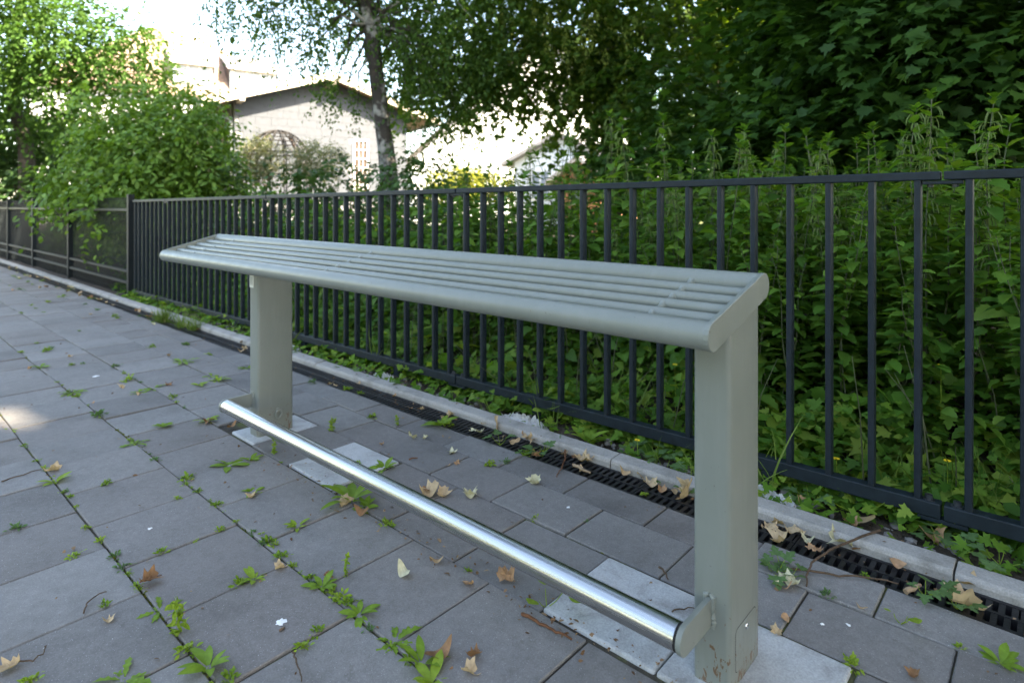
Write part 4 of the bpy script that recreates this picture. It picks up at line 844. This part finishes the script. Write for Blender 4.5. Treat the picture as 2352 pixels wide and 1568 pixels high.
# ---- low ground cover: stuff nobody could count
def cover_h(x): return np.interp(x, [1.93, 1.98, 2.14, 2.25, 2.6, 2.9, 3.4], [.035, .03, .055, .11, .24, .36, .5])
def cover(name, label, n, tpl, size, mat, seed, xr=(2.16, 3.9), yr=(-1.0, 8.2), hs=1.0):
    rng = np.random.default_rng(seed); x = xr[0] + (xr[1] - xr[0]) * rng.random(n) ** 1.35; y = rng.uniform(*yr, n)
    patch = np.sin(x * 5.1 + 2 * np.sin(y * 1.7 + seed)) * np.sin(y * 3.3 + x * 2.2 + seed); k = patch + rng.normal(0, .45, n) > -.35; x, y = x[k], y[k]; m = len(x)
    z = np.where(x < 1.975, .012, -.02) + cover_h(x) * (hs if xr[0] > 1.94 else .6) * (rng.random(m) ** .8) * (.65 + .5 * np.sin(y * 4.1 + x * 6) ** 2)
    A = rng.normal(0, 1, (m, 3)); A[:, 2] = rng.normal(-.05, .3, m); A[:, 0] -= .35; N = np.array([-.25, 0, 1]) + rng.normal(0, .38, (m, 3))
    o = link(name, leaves_mesh(name, np.stack([x, y, z], 1), A, N, size * rng.uniform(.55, 1.25, m), tpl), mat); tag(o, label, 'ground cover', None, 'stuff'); return o
cover('creeping_buttercup', 'carpet of lobed buttercup leaves behind the railing', 7000, L_BUTTER, .060, 'cover', 201, (2.16, 3.3))
cover('ground_ivy', 'small oval leaves mixed through the bed', 7000, L_OVAL_S, .056, 'cover', 202, (2.2, 3.4))
cover('broad_leaves', 'broader toothed leaves low among the nettles', 3600, L_NETTLE, .10, 'nettle', 203, (2.55, 3.9), (-1, 5.0), 1.7)
cover('lobed_groundcover', 'fresh lobed leaves crowding the foot of the railing', 7000, L_BUTTER, .049, 'cover_fresh', 208, (2.15, 2.85), (-1, 7.4), 1.15)
cover('sycamore_seedlings', 'pale yellow-green lobed seedlings under the railing', 620, L_MAPLE, .10, 'cover_yellow', 204, (2.2, 2.75), (-.8, 3.2), .8)
cover('bed_greenery', 'green growth in the bed further along', 6000, L_OVAL_S, .076, 'cover', 205, (2.3, 4.2), (3.2, 8.6), 1.6)
cover('strip_weeds', 'scattered small leaves on the soil strip', 1500, L_BUTTER, .040, 'cover_fresh', 206, (1.985, 2.17), (-.6, 7.4), 1.6)
cover('kerb_creepers', 'small lobed leaves creeping over the kerb', 150, L_BUTTER, .034, 'weed_blue', 209, (1.93, 1.99), (-.3, 5.5), 3.0)
def grass(name, label, n, seed, xr, yr, L, cl=0):
    rng = np.random.default_rng(seed); x = rng.uniform(*xr, n); y = rng.uniform(*yr, n)
    if cl: c = rng.integers(0, cl, n); cx = rng.uniform(*xr, cl); cy = rng.uniform(*yr, cl); x = cx[c] + rng.normal(0, .02, n); y = cy[c] + rng.normal(0, .03, n)
    A = np.stack([rng.normal(0, .35, n), rng.normal(0, .35, n), np.ones(n)], 1); N = rng.normal(0, 1, (n, 3)); N[:, 2] = .2
    o = link(name, leaves_mesh(name, np.stack([x, y, np.full(n, -.02)], 1), A, N, L * rng.uniform(.5, 1.3, n), L_GRASS), 'grass'); tag(o, label, 'grass', None, 'stuff')
grass('bed_grass', 'thin grass blades in the bed', 700, 211, (2.1, 2.8), (-.8, 5), .22, 40)
cover('leafy_undergrowth', 'dark leafy growth deeper in the bed', 3600, L_MAPLE_S, .13, 'cover', 207, (3.6, 8.5), (-3.5, 7), 1.3)
# trailing stems in the bed
rng = np.random.default_rng(215); sm = MB()
for _ in range(260):
    x, y = rng.uniform(2.2, 3.3), rng.uniform(-.8, 6); h = rng.uniform(.1, .5); d = rng.normal(0, .12, 2)
    sm.tube([(x, y, -.03), (x + d[0] * .4, y + d[1] * .4, h * .6), (x + d[0], y + d[1], h)], [.003, .002, .001], 4, False)
tag(sm.build('bed_stems', 'nettle_stem'), 'thin bare stems through the bed', 'stems', None, 'stuff')

# ---- stones, mortar and litter on the strip
rng = np.random.default_rng(220); pm = MB()
ico = [(0, 0, 1), (.89, 0, .45), (.28, .85, .45), (-.72, .53, .45), (-.72, -.53, .45), (.28, -.85, .45), (.72, .53, -.45), (-.28, .85, -.45), (-.89, 0, -.45), (-.28, -.85, -.45), (.72, -.53, -.45), (0, 0, -1)]
icf = [(0, 1, 2), (0, 2, 3), (0, 3, 4), (0, 4, 5), (0, 5, 1), (1, 6, 2), (2, 7, 3), (3, 8, 4), (4, 9, 5), (5, 10, 1), (2, 6, 7), (3, 7, 8), (4, 8, 9), (5, 9, 10), (1, 10, 6), (11, 7, 6), (11, 8, 7), (11, 9, 8), (11, 10, 9), (11, 6, 10)]
for _ in range(520):
    x, y = 1.98 + abs(rng.normal(0, .07)), rng.uniform(-.6, 5.5); s = rng.uniform(.004, .017) * (1.5 if rng.random() < .08 else 1); q = rng.uniform(.6, 1.3, 3)
    pm.add([(x + a * s * q[0] + rng.normal(0, s * .1), y + b * s * q[1], -.014 + c * s * q[2] * .7) for a, b, c in ico], icf)
tag(pm.build('gravel', 'pebble'), 'small stones on the soil between kerb and railing', 'gravel', None, 'stuff')
for k, yy in enumerate((.742, 1.771, 2.80, 3.83)):
    m = MB(); rg = np.random.default_rng(300 + k); nx, ny = 22, 40; hx, hy = (.055, .15) if k < 2 else (.04, .10); H_ = rg.normal(0, 1, (nx, ny))
    gx, gy = np.meshgrid(np.linspace(-1, 1, nx), np.linspace(-1, 1, ny), indexing='ij'); fall = np.clip(1 - gx ** 2 - gy ** 2 + .25 * np.sin(7 * gy + k) * np.cos(5 * gx), 0, 1)
    lump = np.abs(np.sin(gx * 9 + rg.uniform(0, 6) + 2 * np.sin(gy * 6)) * np.sin(gy * 17 + rg.uniform(0, 6) + gx * 5)); Zm = -.032 + fall ** .6 * (.022 + .022 * lump + .008 * np.abs(H_))
    m.add([(2.055 + gx[i, q] * hx + rg.normal(0, .0012), yy + .01 + gy[i, q] * hy, Zm[i, q]) for i in range(nx) for q in range(ny)], [(i * ny + q, (i + 1) * ny + q, (i + 1) * ny + q + 1, i * ny + q + 1) for i in range(nx - 1) for q in range(ny - 1)])
    tag(m.build('mortar_lump', 'white_mortar'), ['crumbly white mortar round the railing foot nearest the near bench post', 'large crumbly white mortar heap at the railing foot beside the heart-shaped leaf', 'white mortar crumbs at the railing foot with gravel around', 'white mortar spread at the kerb behind the far bench post'][k], 'mortar')
rng = np.random.default_rng(230); n = 900; seg = rng.integers(0, 4, n)
x = np.select([seg == 0, seg == 1, seg == 2], [1.10 + rng.normal(0, .035, n), 1.83 + rng.normal(0, .05, n), 1.99 + np.abs(rng.normal(0, .06, n))], rng.uniform(.3, 1.76, n)); y = np.where(seg == 0, rng.uniform(.55, 2.3, n), rng.uniform(.05, 6.5, n))
zz = np.where(x > 1.972, .0, np.where(x > 1.89, .03, .004)); A = rng.normal(0, 1, (n, 3)); A[:, 2] *= .15
o = link('leaf_litter', leaves_mesh('leaf_litter', np.stack([x, y, zz], 1), A, np.array([0, 0, 1]) + rng.normal(0, .5, (n, 3)), rng.uniform(.004, .018, n) * rng.uniform(.6, 1.2, n), L_OVAL_S), 'litter'); tag(o, 'crumbs of dead leaf on the paving', 'litter', None, 'stuff')
# moss cushions and tiny sprouts in the joints
rng = np.random.default_rng(231); n = 4200; j = rng.choice([.508, .808, 1.108, 1.412], n, p=[.35, .4, .15, .1]); y = rng.uniform(.9, 8, n); k = np.sin(y * 6.1 + j * 20) + .8 * np.sin(y * 2.3 + j * 9) + rng.normal(0, .3, n) > .6; j, y = j[k], y[k]; n = len(j)
A = rng.normal(0, 1, (n, 3)); A[:, 2] = .5; o = link('joint_moss', leaves_mesh('joint_moss', np.stack([j + rng.normal(0, .003, n), y, np.full(n, -.006)], 1), A, np.array([0, 0, 1]) + rng.normal(0, .5, (n, 3)), rng.uniform(.006, .014, n), L_OVAL_S), 'moss'); tag(o, 'moss and tiny sprouts in the paving joints', 'moss', None, 'stuff')

# ================================================================== WEEDS, DRY LEAVES, TWIGS ON THE PAVING
LEAFME = {}
def leafme(key, tpl, mat):
    if (key, mat) not in LEAFME: me = np_mesh(key, *tpl, True); me.materials.append(MATS[mat]); LEAFME[(key, mat)] = me
    return LEAFME[(key, mat)]
def rot_to(a, nrm):
    a = Vector(a).normalized(); x = a.cross(Vector(nrm)).normalized(); zv = x.cross(a); return Matrix((x, a, zv)).transposed().to_euler()
L_NARROW = leaf_blade(.36, 6, .2, .35, 0, .58)
LT = {'rosette': (L_DANDY, 13), 'oval': (L_NARROW, 9), 'dock': (L_DOCK, 6), 'round': (L_ROUND, 3), 'butter': (L_BUTTER, 4), 'herb': (L_OVAL, 12)}
WL = {'rosette': 'weed rosette of jagged leaves', 'oval': 'small weed with oval leaves', 'dock': 'broad-leaved dock weed', 'round': 'seedling with round leaves', 'butter': 'buttercup sprig with lobed leaves', 'herb': 'low tufted weed', 'tall': 'upright feathery weed'}
HERB = {}
def herb_mesh(mat, v, tall):
    if (mat, v, tall) not in HERB:
        rng = np.random.default_rng(400 + v + 10 * tall); n = 44; P = rng.normal(0, .18, (n, 3)); P[:, 2] = np.abs(rng.normal(0, .14, n)) + .05; A = P * [1, 1, 0] * 3 + rng.normal(0, .4, (n, 3)) + [0, 0, .5]
        if tall: t = rng.random(n); P = np.stack([rng.normal(0, .04, n), rng.normal(0, .04, n), t * 1.3], 1) + (t * t * .35)[:, None] * [.6, .5, 0]; A = rng.normal(0, 1, (n, 3)) + [0, 0, .8]
        me = leaves_mesh('weed', P, A, np.array([0, 0, 1]) + rng.normal(0, .4, (n, 3)), rng.uniform(.18, .42, n), L_OVAL); me.materials.append(MATS[mat]); HERB[(mat, v, tall)] = me
    return HERB[(mat, v, tall)]
def weed(px, s, kind, where, z=0.0, pos=None):
    p = on_ground(*px, z) if pos is None else pos; mat = {'dock': 'weed', 'rosette': 'weed', 'butter': 'weed_blue', 'round': 'weed_light', 'oval': rnd.choice(['weed', 'weed_light']), 'herb': rnd.choice(['weed', 'weed_light', 'weed_blue']), 'tall': 'weed_light'}[kind]
    lab, gr = WL[kind] + ' ' + where, WL[kind] + ' ' + where
    if kind in ('herb', 'tall') or s < .045:
        o = link('weed', herb_mesh(mat, rnd.randrange(3), int(kind == 'tall')), None, None, (p[0], p[1], z - .004), (rnd.gauss(0, .15), rnd.gauss(0, .15), rnd.uniform(0, 6.28)), s * (.8 if kind != 'tall' else .9)); tag(o, lab, 'weed', gr); return
    o = empty('weed', (p[0], p[1], z - .004), 0); tag(o, lab, 'weed', gr); tpl, n = LT[kind]; n = max(3, n + rnd.randint(-1, 2)); a0 = rnd.uniform(0, 6.28)
    stm = MB()
    for k in range(n):
        a = a0 + 2.4 * k + rnd.gauss(0, .2); el = {'rosette': rnd.uniform(.05, .6), 'oval': rnd.uniform(.25, 1.1), 'dock': rnd.uniform(.4, 1.3), 'round': rnd.uniform(.8, 1.6), 'butter': rnd.uniform(.5, 1.5)}[kind]
        d = Vector((math.cos(a), math.sin(a), 0)); ln = s * rnd.uniform(.55, 1.05)
        if kind in ('round', 'butter'):                     # leaf blade at the end of a stalk
            tip = (d + Vector((0, 0, el))).normalized() * ln * .8; stm.tube([(0, 0, 0), tip * .5 + d * .004, tip], [.0013, .001, .0009], 4, False); ax = d + Vector((0, 0, rnd.uniform(-.2, .5))); off = tip; ln *= .75
        else: ax = d + Vector((0, 0, el)); off = Vector((0, 0, 0))
        link('leaf', leafme('leaf_' + kind, tpl, mat), None, o, off, rot_to(ax, Vector((0, 0, 1)) - d * el * .6 + Vector((rnd.gauss(0, .2), rnd.gauss(0, .2), 0))), ln)
    if stm.v: link('stalks', stm.mesh('stalks'), 'weed_light', o)
    else: link('root_collar', MB().tube([(0, 0, -.004), (0, 0, s * .06)], [.004, .002], 5).mesh('root_collar'), 'weed_light', o)
J = 'in a paving joint'
for (x, y, s, k) in [(735, 1235, .07, 'rosette'), (960, 1500, .085, 'dock'), (1055, 1550, .05, 'dock'), (1935, 1480, .075, 'dock'), (1985, 1560, .07, 'oval'), (1810, 1375, .085, 'rosette'), (620, 470, .075, 'rosette'), (335, 235, .085, 'rosette'), (590, 180, .08, 'herb'), (710, 215, .085, 'rosette'), (840, 95, .105, 'rosette'), (970, 160, .075, 'rosette'), (530, 115, .06, 'herb'), (955, 365, .075, 'oval'), (1050, 570, .085, 'oval'), (1150, 545, .06, 'oval'), (1610, 735, .115, 'dock'), (1675, 760, .05, 'oval'), (1165, 690, .05, 'oval'), (1365, 850, .05, 'oval'), (865, 630, .06, 'herb'), (1165, 1090, .055, 'oval'), (1095, 1115, .05, 'herb'), (1480, 1125, .062, 'oval'), (1565, 1185, .06, 'herb'), (1600, 1200, .05, 'oval'), (1650, 1250, .06, 'oval'), (1295, 985, .045, 'herb'), (1235, 915, .05, 'herb'), (1165, 880, .03, 'herb'), (1015, 865, .04, 'oval'), (740, 970, .04, 'herb'), (340, 985, .04, 'herb'), (480, 1215, .042, 'herb'), (490, 655, .042, 'oval'), (820, 722, .036, 'oval'), (590, 1068, .03, 'herb'), (560, 1035, .048, 'herb'), (525, 990, .04, 'herb'), (835, 1330, .085, 'tall'), (845, 1420, .06, 'herb'), (255, 645, .058, 'oval'), (205, 580, .03, 'herb'), (300, 690, .03, 'herb'), (320, 714, .03, 'herb'), (80, 855, .05, 'herb'), (750, 390, .05, 'oval'), (790, 258, .05, 'herb'), (640, 235, .055, 'rosette'), (185, 118, .06, 'oval'), (380, 100, .035, 'herb'), (700, 25, .06, 'herb'), (850, 15, .05, 'herb'), (1455, 1330, .04, 'oval'), (1385, 1400, .048, 'oval'), (130, 1560, .05, 'oval'), (570, 1550, .075, 'rosette'), (1590, 1070, .05, 'tall'), (1085, 826, .03, 'herb'), (905, 690, .03, 'herb'), (895, 918, .02, 'herb'), (640, 1138, .028, 'herb'), (1200, 885, .03, 'herb'), (1260, 935, .03, 'herb'), (1340, 1030, .035, 'herb'), (1420, 1080, .035, 'herb'), (1530, 1150, .035, 'herb'), (1880, 1450, .04, 'oval')]:
    weed(Q3(x, y), s * (.84 if y > 1000 else .95), k, J)
for _ in range(70):
    jx = rnd.choice([.508, .508, .808, .808, .808, 1.108]); jy = rnd.uniform(1.0, 4.2)
    if jx > .13 * jy + .1: weed(None, rnd.uniform(.014, .034), 'herb', J, 0, np.array([jx + rnd.gauss(0, .004), jy, 0]))
for (x, y, s, k) in [(1420, 830, .05, 'tall'), (1230, 350, .05, 'herb'), (1570, 415, .05, 'herb'), (1700, 455, .035, 'herb'), (1820, 690, .045, 'herb'), (2070, 760, .035, 'tall'), (860, 1040, .045, 'tall'), (130, 375, .06, 'oval'), (310, 330, .07, 'oval'), (1940, 1190, .06, 'oval'), (1690, 1150, .04, 'oval')]: weed(ZB(x, y), s, k, 'by the far bench post')
D2 = 'beside the drain'
for (x, y, s, k) in [(1785, 1290, .05, 'round'), (1560, 1480, .042, 'round'), (2245, 1470, .05, 'oval'), (2055, 1400, .025, 'herb'), (1205, 1060, .06, 'butter'), (1240, 1050, .045, 'butter'), (1270, 1080, .045, 'butter'), (1445, 1165, .038, 'butter'), (1900, 1165, .06, 'butter'), (2045, 1220, .05, 'butter'), (1625, 1075, .025, 'herb'), (605, 700, .028, 'herb'), (100, 812, .03, 'oval'), (345, 825, .02, 'herb'), (70, 520, .05, 'herb'), (145, 500, .045, 'butter'), (690, 650, .045, 'butter'), (795, 700, .045, 'butter')]: weed(Q4(x, y), s, k, D2)
weed(Q4(160, 1215), .075, 'round', 'beside the near concrete pad')
for (x, y, s, k) in [(1060, 690, .085, 'oval'), (1120, 690, .05, 'herb'), (1590, 860, .06, 'butter'), (1810, 950, .045, 'butter'), (1960, 960, .06, 'butter'), (450, 620, .04, 'herb'), (1500, 1050, .05, 'herb'), (1640, 1020, .04, 'herb'), (690, 690, .035, 'tall'), (100, 740, .05, 'tall')]: weed(ZD(x, y), s, k, D2)
S3 = 'on the soil strip behind the kerb'
for (x, y, s, k) in [(345, 465, .10, 'dock'), (445, 450, .06, 'oval'), (190, 360, .10, 'round'), (270, 410, .06, 'round'), (540, 520, .06, 'butter'), (640, 540, .075, 'butter'), (700, 600, .085, 'butter'), (770, 560, .08, 'butter'), (740, 520, .07, 'butter'), (820, 520, .07, 'butter'), (1290, 720, .06, 'butter'), (1370, 740, .08, 'butter'), (1450, 720, .06, 'butter'), (1560, 740, .06, 'butter'), (1680, 750, .07, 'butter'), (1720, 810, .055, 'butter'), (1820, 870, .055, 'butter'), (1990, 940, .085, 'butter'), (2040, 970, .07, 'butter'), (2240, 1020, .065, 'butter'), (2270, 1120, .06, 'butter'), (1265, 760, .05, 'butter'), (650, 480, .07, 'butter'), (1950, 880, .06, 'butter')]: weed(Q4(x, y), s, k, S3, -.01 if y < 900 else .0)
for (x, y, s, k) in [(730, 240, .05, 'butter'), (930, 300, .055, 'butter'), (1250, 410, .045, 'oval'), (130, 110, .13, 'dock'), (60, 90, .09, 'oval'), (240, 60, .07, 'round'), (2260, 730, .07, 'round'), (2330, 790, .08, 'dock')]: weed(ZD(x, y), s, k, S3, -.01)
for (x, y, s, k) in [(1400, 330, .09, 'dock'), (1560, 230, .16, 'dock'), (1620, 340, .12, 'dock'), (1520, 400, .10, 'oval'), (1650, 420, .10, 'oval'), (1750, 450, .09, 'oval'), (1200, 330, .09, 'oval'), (1900, 510, .09, 'dock'), (2180, 560, .08, 'butter'), (1320, 350, .10, 'oval'), (2060, 600, .07, 'oval')]: weed(ZF(x, y), s, k, 'at the foot of the railing near its end post', .0)
# big dock plant pushing through the bars to the right of the near post
for (px, py, s) in ((1835, 1060, .20), (1880, 1010, .18), (1800, 1000, .16)): weed(None, s, 'dock', 'leaning through the railing bars', .0, on_ground(px, py + 20, -.02) + np.array([.05, 0, 0]))
for _ in range(46):                                         # further along the path
    j = rnd.choice([.508, .808, 1.108, 1.412, 1.613, 1.76, .958, 1.258]); y = rnd.uniform(3.2, 11); 
    if j < .15 * y: j = rnd.choice([1.412, 1.613, 1.76])
    weed(None, rnd.uniform(.03, .07), rnd.choice(['herb', 'herb', 'rosette']), 'along the far path', 0, np.array([j + rnd.gauss(0, .01), y, 0]))
grass('kerb_grass', 'clumps of grass at the kerb near the railing end', 420, 212, (1.80, 1.88), (4.6, 5.6), .13, 4)
grass('strip_grass', 'thin grass tufts on the soil strip', 60, 213, (2.0, 2.06), (.15, 2.2), .12, 5)

def dry_leaf_mesh(v):
    rng = np.random.default_rng(500 + v); kind = v % 4
    if kind in (0, 1):
        V, Fc = L_MAPLE; V = V.copy(); V[:, 2] = 0; V[:, 1] -= .4
    else:
        V, Fc = leaf_blade(.6 if kind == 2 else .42, 8, 0, 0); V = V.copy(); V[:, 1] -= .5
    # subdivide once, then curl and crumple
    bm = bmesh.new(); vs = [bm.verts.new(p) for p in V]; [bm.faces.new([vs[i] for i in f]) for f in Fc]
    bmesh.ops.subdivide_edges(bm, edges=bm.edges[:], cuts=1, use_grid_fill=True); bmesh.ops.triangulate(bm, faces=bm.faces[:])
    curl, cx_ = rng.uniform(.9, 2.6) * rng.choice([-1, 1]), rng.uniform(.6, 2.0)
    f1, f2, p1, p2 = rng.uniform(5, 9), rng.uniform(4, 8), rng.uniform(0, 6), rng.uniform(0, 6)
    for w in bm.verts:
        x, y, z = w.co; z = .10 * math.sin(f1 * x + p1 + 2 * y) + .08 * math.sin(f2 * y + p2)
        a = y * cx_; y2 = math.sin(a) / cx_; z += (1 - math.cos(a)) / cx_; b = x * abs(curl); x2 = math.sin(b) / abs(curl); z += (1 - math.cos(b)) / abs(curl)
        w.co = (x2, y2, z)
    mz = min(w.co.z for w in bm.verts)
    for w in bm.verts: w.co.z -= mz
    me = bpy.data.meshes.new('dry_leaf'); bm.to_mesh(me); bm.free(); return me
DL = {}
def dry(px, s, mat='dry_tan', where='on the paving', z=.002, tilt=0.0, pos=None):
    v = rnd.randrange(10); key = (v, mat)
    if key not in DL: me = dry_leaf_mesh(v); me.materials.append(MATS[mat]); DL[key] = me
    p = on_ground(*px, z) if pos is None else pos
    o = link('dry_leaf', DL[key], None, None, (p[0], p[1], z), (rnd.gauss(0, .15) + tilt, rnd.gauss(0, .15), rnd.uniform(0, 6.28)), s)
    lab = {'dry_tan': 'tan', 'dry_cream': 'pale cream', 'dry_brown': 'dark brown', 'dry_orange': 'orange-brown'}[mat] + ' dry curled leaf ' + where; tag(o, lab, 'dead leaf', lab)
t_, c_, b_, o_ = 'dry_tan', 'dry_cream', 'dry_brown', 'dry_orange'
GR = 'on the drain grate'
for (x, y, s, m) in [(75, 450, .06, t_), (350, 545, .055, t_), (320, 595, .04, t_), (510, 605, .05, t_), (595, 620, .05, t_), (630, 655, .06, t_), (690, 685, .04, o_), (745, 695, .035, t_), (1225, 835, .06, t_), (1195, 860, .05, t_), (1300, 880, .06, t_), (1230, 915, .07, t_), (1355, 915, .045, c_), (1390, 965, .05, o_), (1500, 935, .085, c_), (1575, 960, .04, b_), (2090, 1215, .10, t_), (2100, 1120, .06, t_), (1775, 1025, .05, o_), (20, 460, .04, t_), (110, 525, .035, o_), (240, 515, .03, o_)]: dry(Q4(x, y), s, m, GR, .001)
for (x, y, s, m) in [(100, 650, .055, c_), (1265, 1110, .065, c_), (1262, 1140, .045, o_), (1600, 1225, .03, t_), (1255, 1275, .03, o_), (1840, 1532, .03, b_), (1210, 1338, .03, t_), (610, 600, .02, b_)]: dry(Q4(x, y), s, m)
for (x, y, s, m) in [(1610, 830, .09, t_), (1935, 905, .075, o_), (1560, 840, .05, o_), (1330, 745, .05, o_), (620, 460, .04, o_)]: dry(Q4(x, y), s, m, 'on the soil behind the kerb', .0)
dry(Q4(825, 690), .095, t_, 'standing against the kerb by the near post', .02, .9)
for (x, y, s, m) in [(1850, 1065, .06, c_), (2020, 1450, .075, b_), (2160, 1520, .045, t_), (2180, 1450, .04, b_), (690, 1105, .06, b_), (500, 1280, .03, t_), (45, 1495, .05, t_), (2150, 1118, .04, o_), (2325, 1078, .06, o_), (2000, 1015, .045, t_), (1290, 1040, .04, t_), (1065, 395, .055, b_), (2075, 512, .05, c_), (2165, 705, .06, c_), (1975, 700, .085, t_), (2040, 705, .06, t_), (1540, 205, .03, t_), (555, 210, .045, t_), (780, 200, .045, b_), (640, 245, .04, t_), (320, 72, .035, t_), (955, 372, .06, b_), (240, 593, .06, t_), (1890, 445, .06, c_), (1985, 0, .03, o_), (135, 125, .03, o_), (425, 283, .02, o_), (1510, 1075, .03, b_), (1590, 742, .06, t_), (1660, 790, .06, b_), (1150, 715, .035, t_), (875, 640, .03, t_)]: dry(Q3(x, y), s, m)
for (x, y, s, m) in [(1160, 935, .05, c_), (1380, 765, .07, c_), (1580, 840, .055, c_), (655, 440, .035, o_), (900, 555, .028, t_), (340, 330, .035, t_), (100, 330, .035, t_), (800, 550, .03, b_), (1440, 685, .035, t_), (1160, 600, .045, t_), (1090, 640, .05, t_), (1230, 600, .04, t_), (1700, 850, .04, t_), (2320, 1000, .07, t_), (2250, 980, .035, b_), (2150, 950, .04, t_), (1900, 960, .05, o_), (1880, 830, .05, t_), (1820, 800, .06, o_)]: dry(ZD(x, y), s, m, GR, .001)
dry(ZD(1575, 700), .10, t_, 'standing up against the kerb behind the foot rail', .01, 1.0)
for (x, y, s, m) in [(950, 1290, .06, b_), (1320, 1325, .05, c_), (1890, 1200, .06, c_), (930, 805, .03, c_), (550, 860, .025, o_), (1200, 1030, .03, o_), (1130, 1050, .025, o_)]: dry(ZD(x, y), s, m)
for _ in range(60):
    y = rnd.uniform(3.6, 12); x = rnd.choice([1.83 + rnd.gauss(0, .05), 1.83 + rnd.gauss(0, .05), 1.83 + rnd.gauss(0, .05), rnd.uniform(max(.3, .15 * y), 1.75)])
    dry(None, rnd.uniform(.03, .07), rnd.choice([t_, t_, o_, b_, c_]), 'far along the path', .002, 0, np.array([x, y, 0]))

def twig(pts, r, label, mat='twig', z=.004, name='twig'):
    P = [on_ground(a, b, z) for a, b in pts]; n = len(P) * 4; Pp = []
    for i in range(len(P) - 1):
        for q in range(5): t = q / 5; Pp.append(P[i] * (1 - t) + P[i + 1] * t + np.array([rnd.gauss(0, .0012), rnd.gauss(0, .0012), .003 * math.sin(t * 3.14) + r]))
    Pp.append(P[-1] + np.array([0, 0, r])); o = MB().tube(Pp, list(np.linspace(r, r * .55, len(Pp))), 6).build(name, mat, None, smooth=True); tag(o, label, 'twig')
twig([Q3(385, 1250), Q3(400, 1205), Q3(440, 1175), Q3(490, 1152)], .002, 'curved brown twig lying across a paving joint')
twig([Q3(75, 1478), Q3(150, 1470), Q3(195, 1440), Q3(213, 1398)], .0018, 'hooked thin twig with a tan leaf at its end')
twig([Q3(1350, 1430), Q3(1365, 1490), Q3(1385, 1565)], .0022, 'straight twig on a bare slab')
twig([Q4(45, 1258), Q4(130, 1305), Q4(200, 1340), Q4(275, 1375)], .004, 'thick reddish twig beside the near concrete pad', 'twig_red')
twig([Q4(1690, 872), Q4(1480, 955), Q4(1380, 1020), Q4(1352, 1080), Q4(1352, 1130)], .0035, 'long bent stick reaching from kerb across the drain', 'twig', .03)
twig([Q4(1275, 1048), Q4(1500, 1080), Q4(1650, 1092), Q4(1775, 1118)], .003, 'long thin stick lying along the drain edge')
twig([Q4(675, 1040), Q4(700, 1065), Q4(718, 1098)], .003, 'short dark twig at the pad corner')
twig([Q4(735, 1243), Q4(790, 1232), Q4(840, 1228)], .0018, 'thin root-like twig on the near concrete pad')
twig([ZD(2160, 900), ZD(2165, 990), ZD(2130, 1080), ZD(2088, 1152)], .003, 'reddish leaf stalk crossing the drain edge', 'twig_red')
twig([Q4(285, 575), Q4(330, 600), Q4(360, 612)], .006, 'short thick tan stick on the drain grate', 'wood_cut')
twig([Q4(1808, 1162), Q4(1845, 1150), Q4(1875, 1130)], .007, 'stubby cut wood piece on the drain edge', 'wood_cut')
twig([Q3(5, 648), Q3(110, 615), Q3(190, 590)], .0025, 'dark twig lying in the cross joint beside pale dry leaves')
twig([Q3(640, 1110), Q3(690, 1100), Q3(742, 1075)], .002, 'brown stalk with a winged seed on the joint', 'twig_red')
twig([ZD(780, 1000), ZD(860, 985)], .003, 'short brown stalk on the paving behind the foot rail', 'twig_red')
for (q, s) in ((Q3(1290, 1292), .016), (Q4(258, 765), .008), (Q4(1425, 1302), .006), (Q4(1545, 1306), .006), (Q3(437, 162), .02), (Q3(690, 862), .008)):
    p = on_ground(*q); rg = np.random.default_rng(int(q[0])); n = 14; a = np.linspace(0, 6.28, n, endpoint=False); rr = s * rg.uniform(.45, 1.1, n)
    m = MB().add([(p[0], p[1], .0048)] + [(p[0] + r * math.cos(w), p[1] + r * math.sin(w), .0028) for r, w in zip(rr, a)], [(0, i + 1, (i + 1) % n + 1) for i in range(n)])
    tag(m.build('bird_dropping', 'dropping'), 'small white splash on a paving slab', 'dropping', 'white splashes on the paving')
# buttercup flowers
for (q, d) in ((Q4(575, 455), 2.0), (Q4(1490, 540), 2.25), (Q4(2000, 550), 2.3), (Q4(1970, 110), 2.6), ((1550 / 1.0, 838), 2.45), ((1185, 838), 3.0)):
    r = ray(*q); p = r * (d / r[0]) + np.array([0, 0, CAM_H]); fl = empty('buttercup_flower', (p[0], p[1], 0)); tag(fl, 'small yellow buttercup flower among the green bed', 'flower', 'yellow buttercup flowers')
    MB().tube([(p[0] + .01, p[1], -.02), (p[0], p[1], p[2])], .0012, 4).build('stalk', 'weed_light', fl)
    for k in range(5): a = k * 1.2566; link('petal', leafme('petal', L_ROUND, 'petal_yellow'), None, fl, (0, 0, p[2]), rot_to((math.cos(a), math.sin(a), .35), (-.3, 0, 1)), .011)
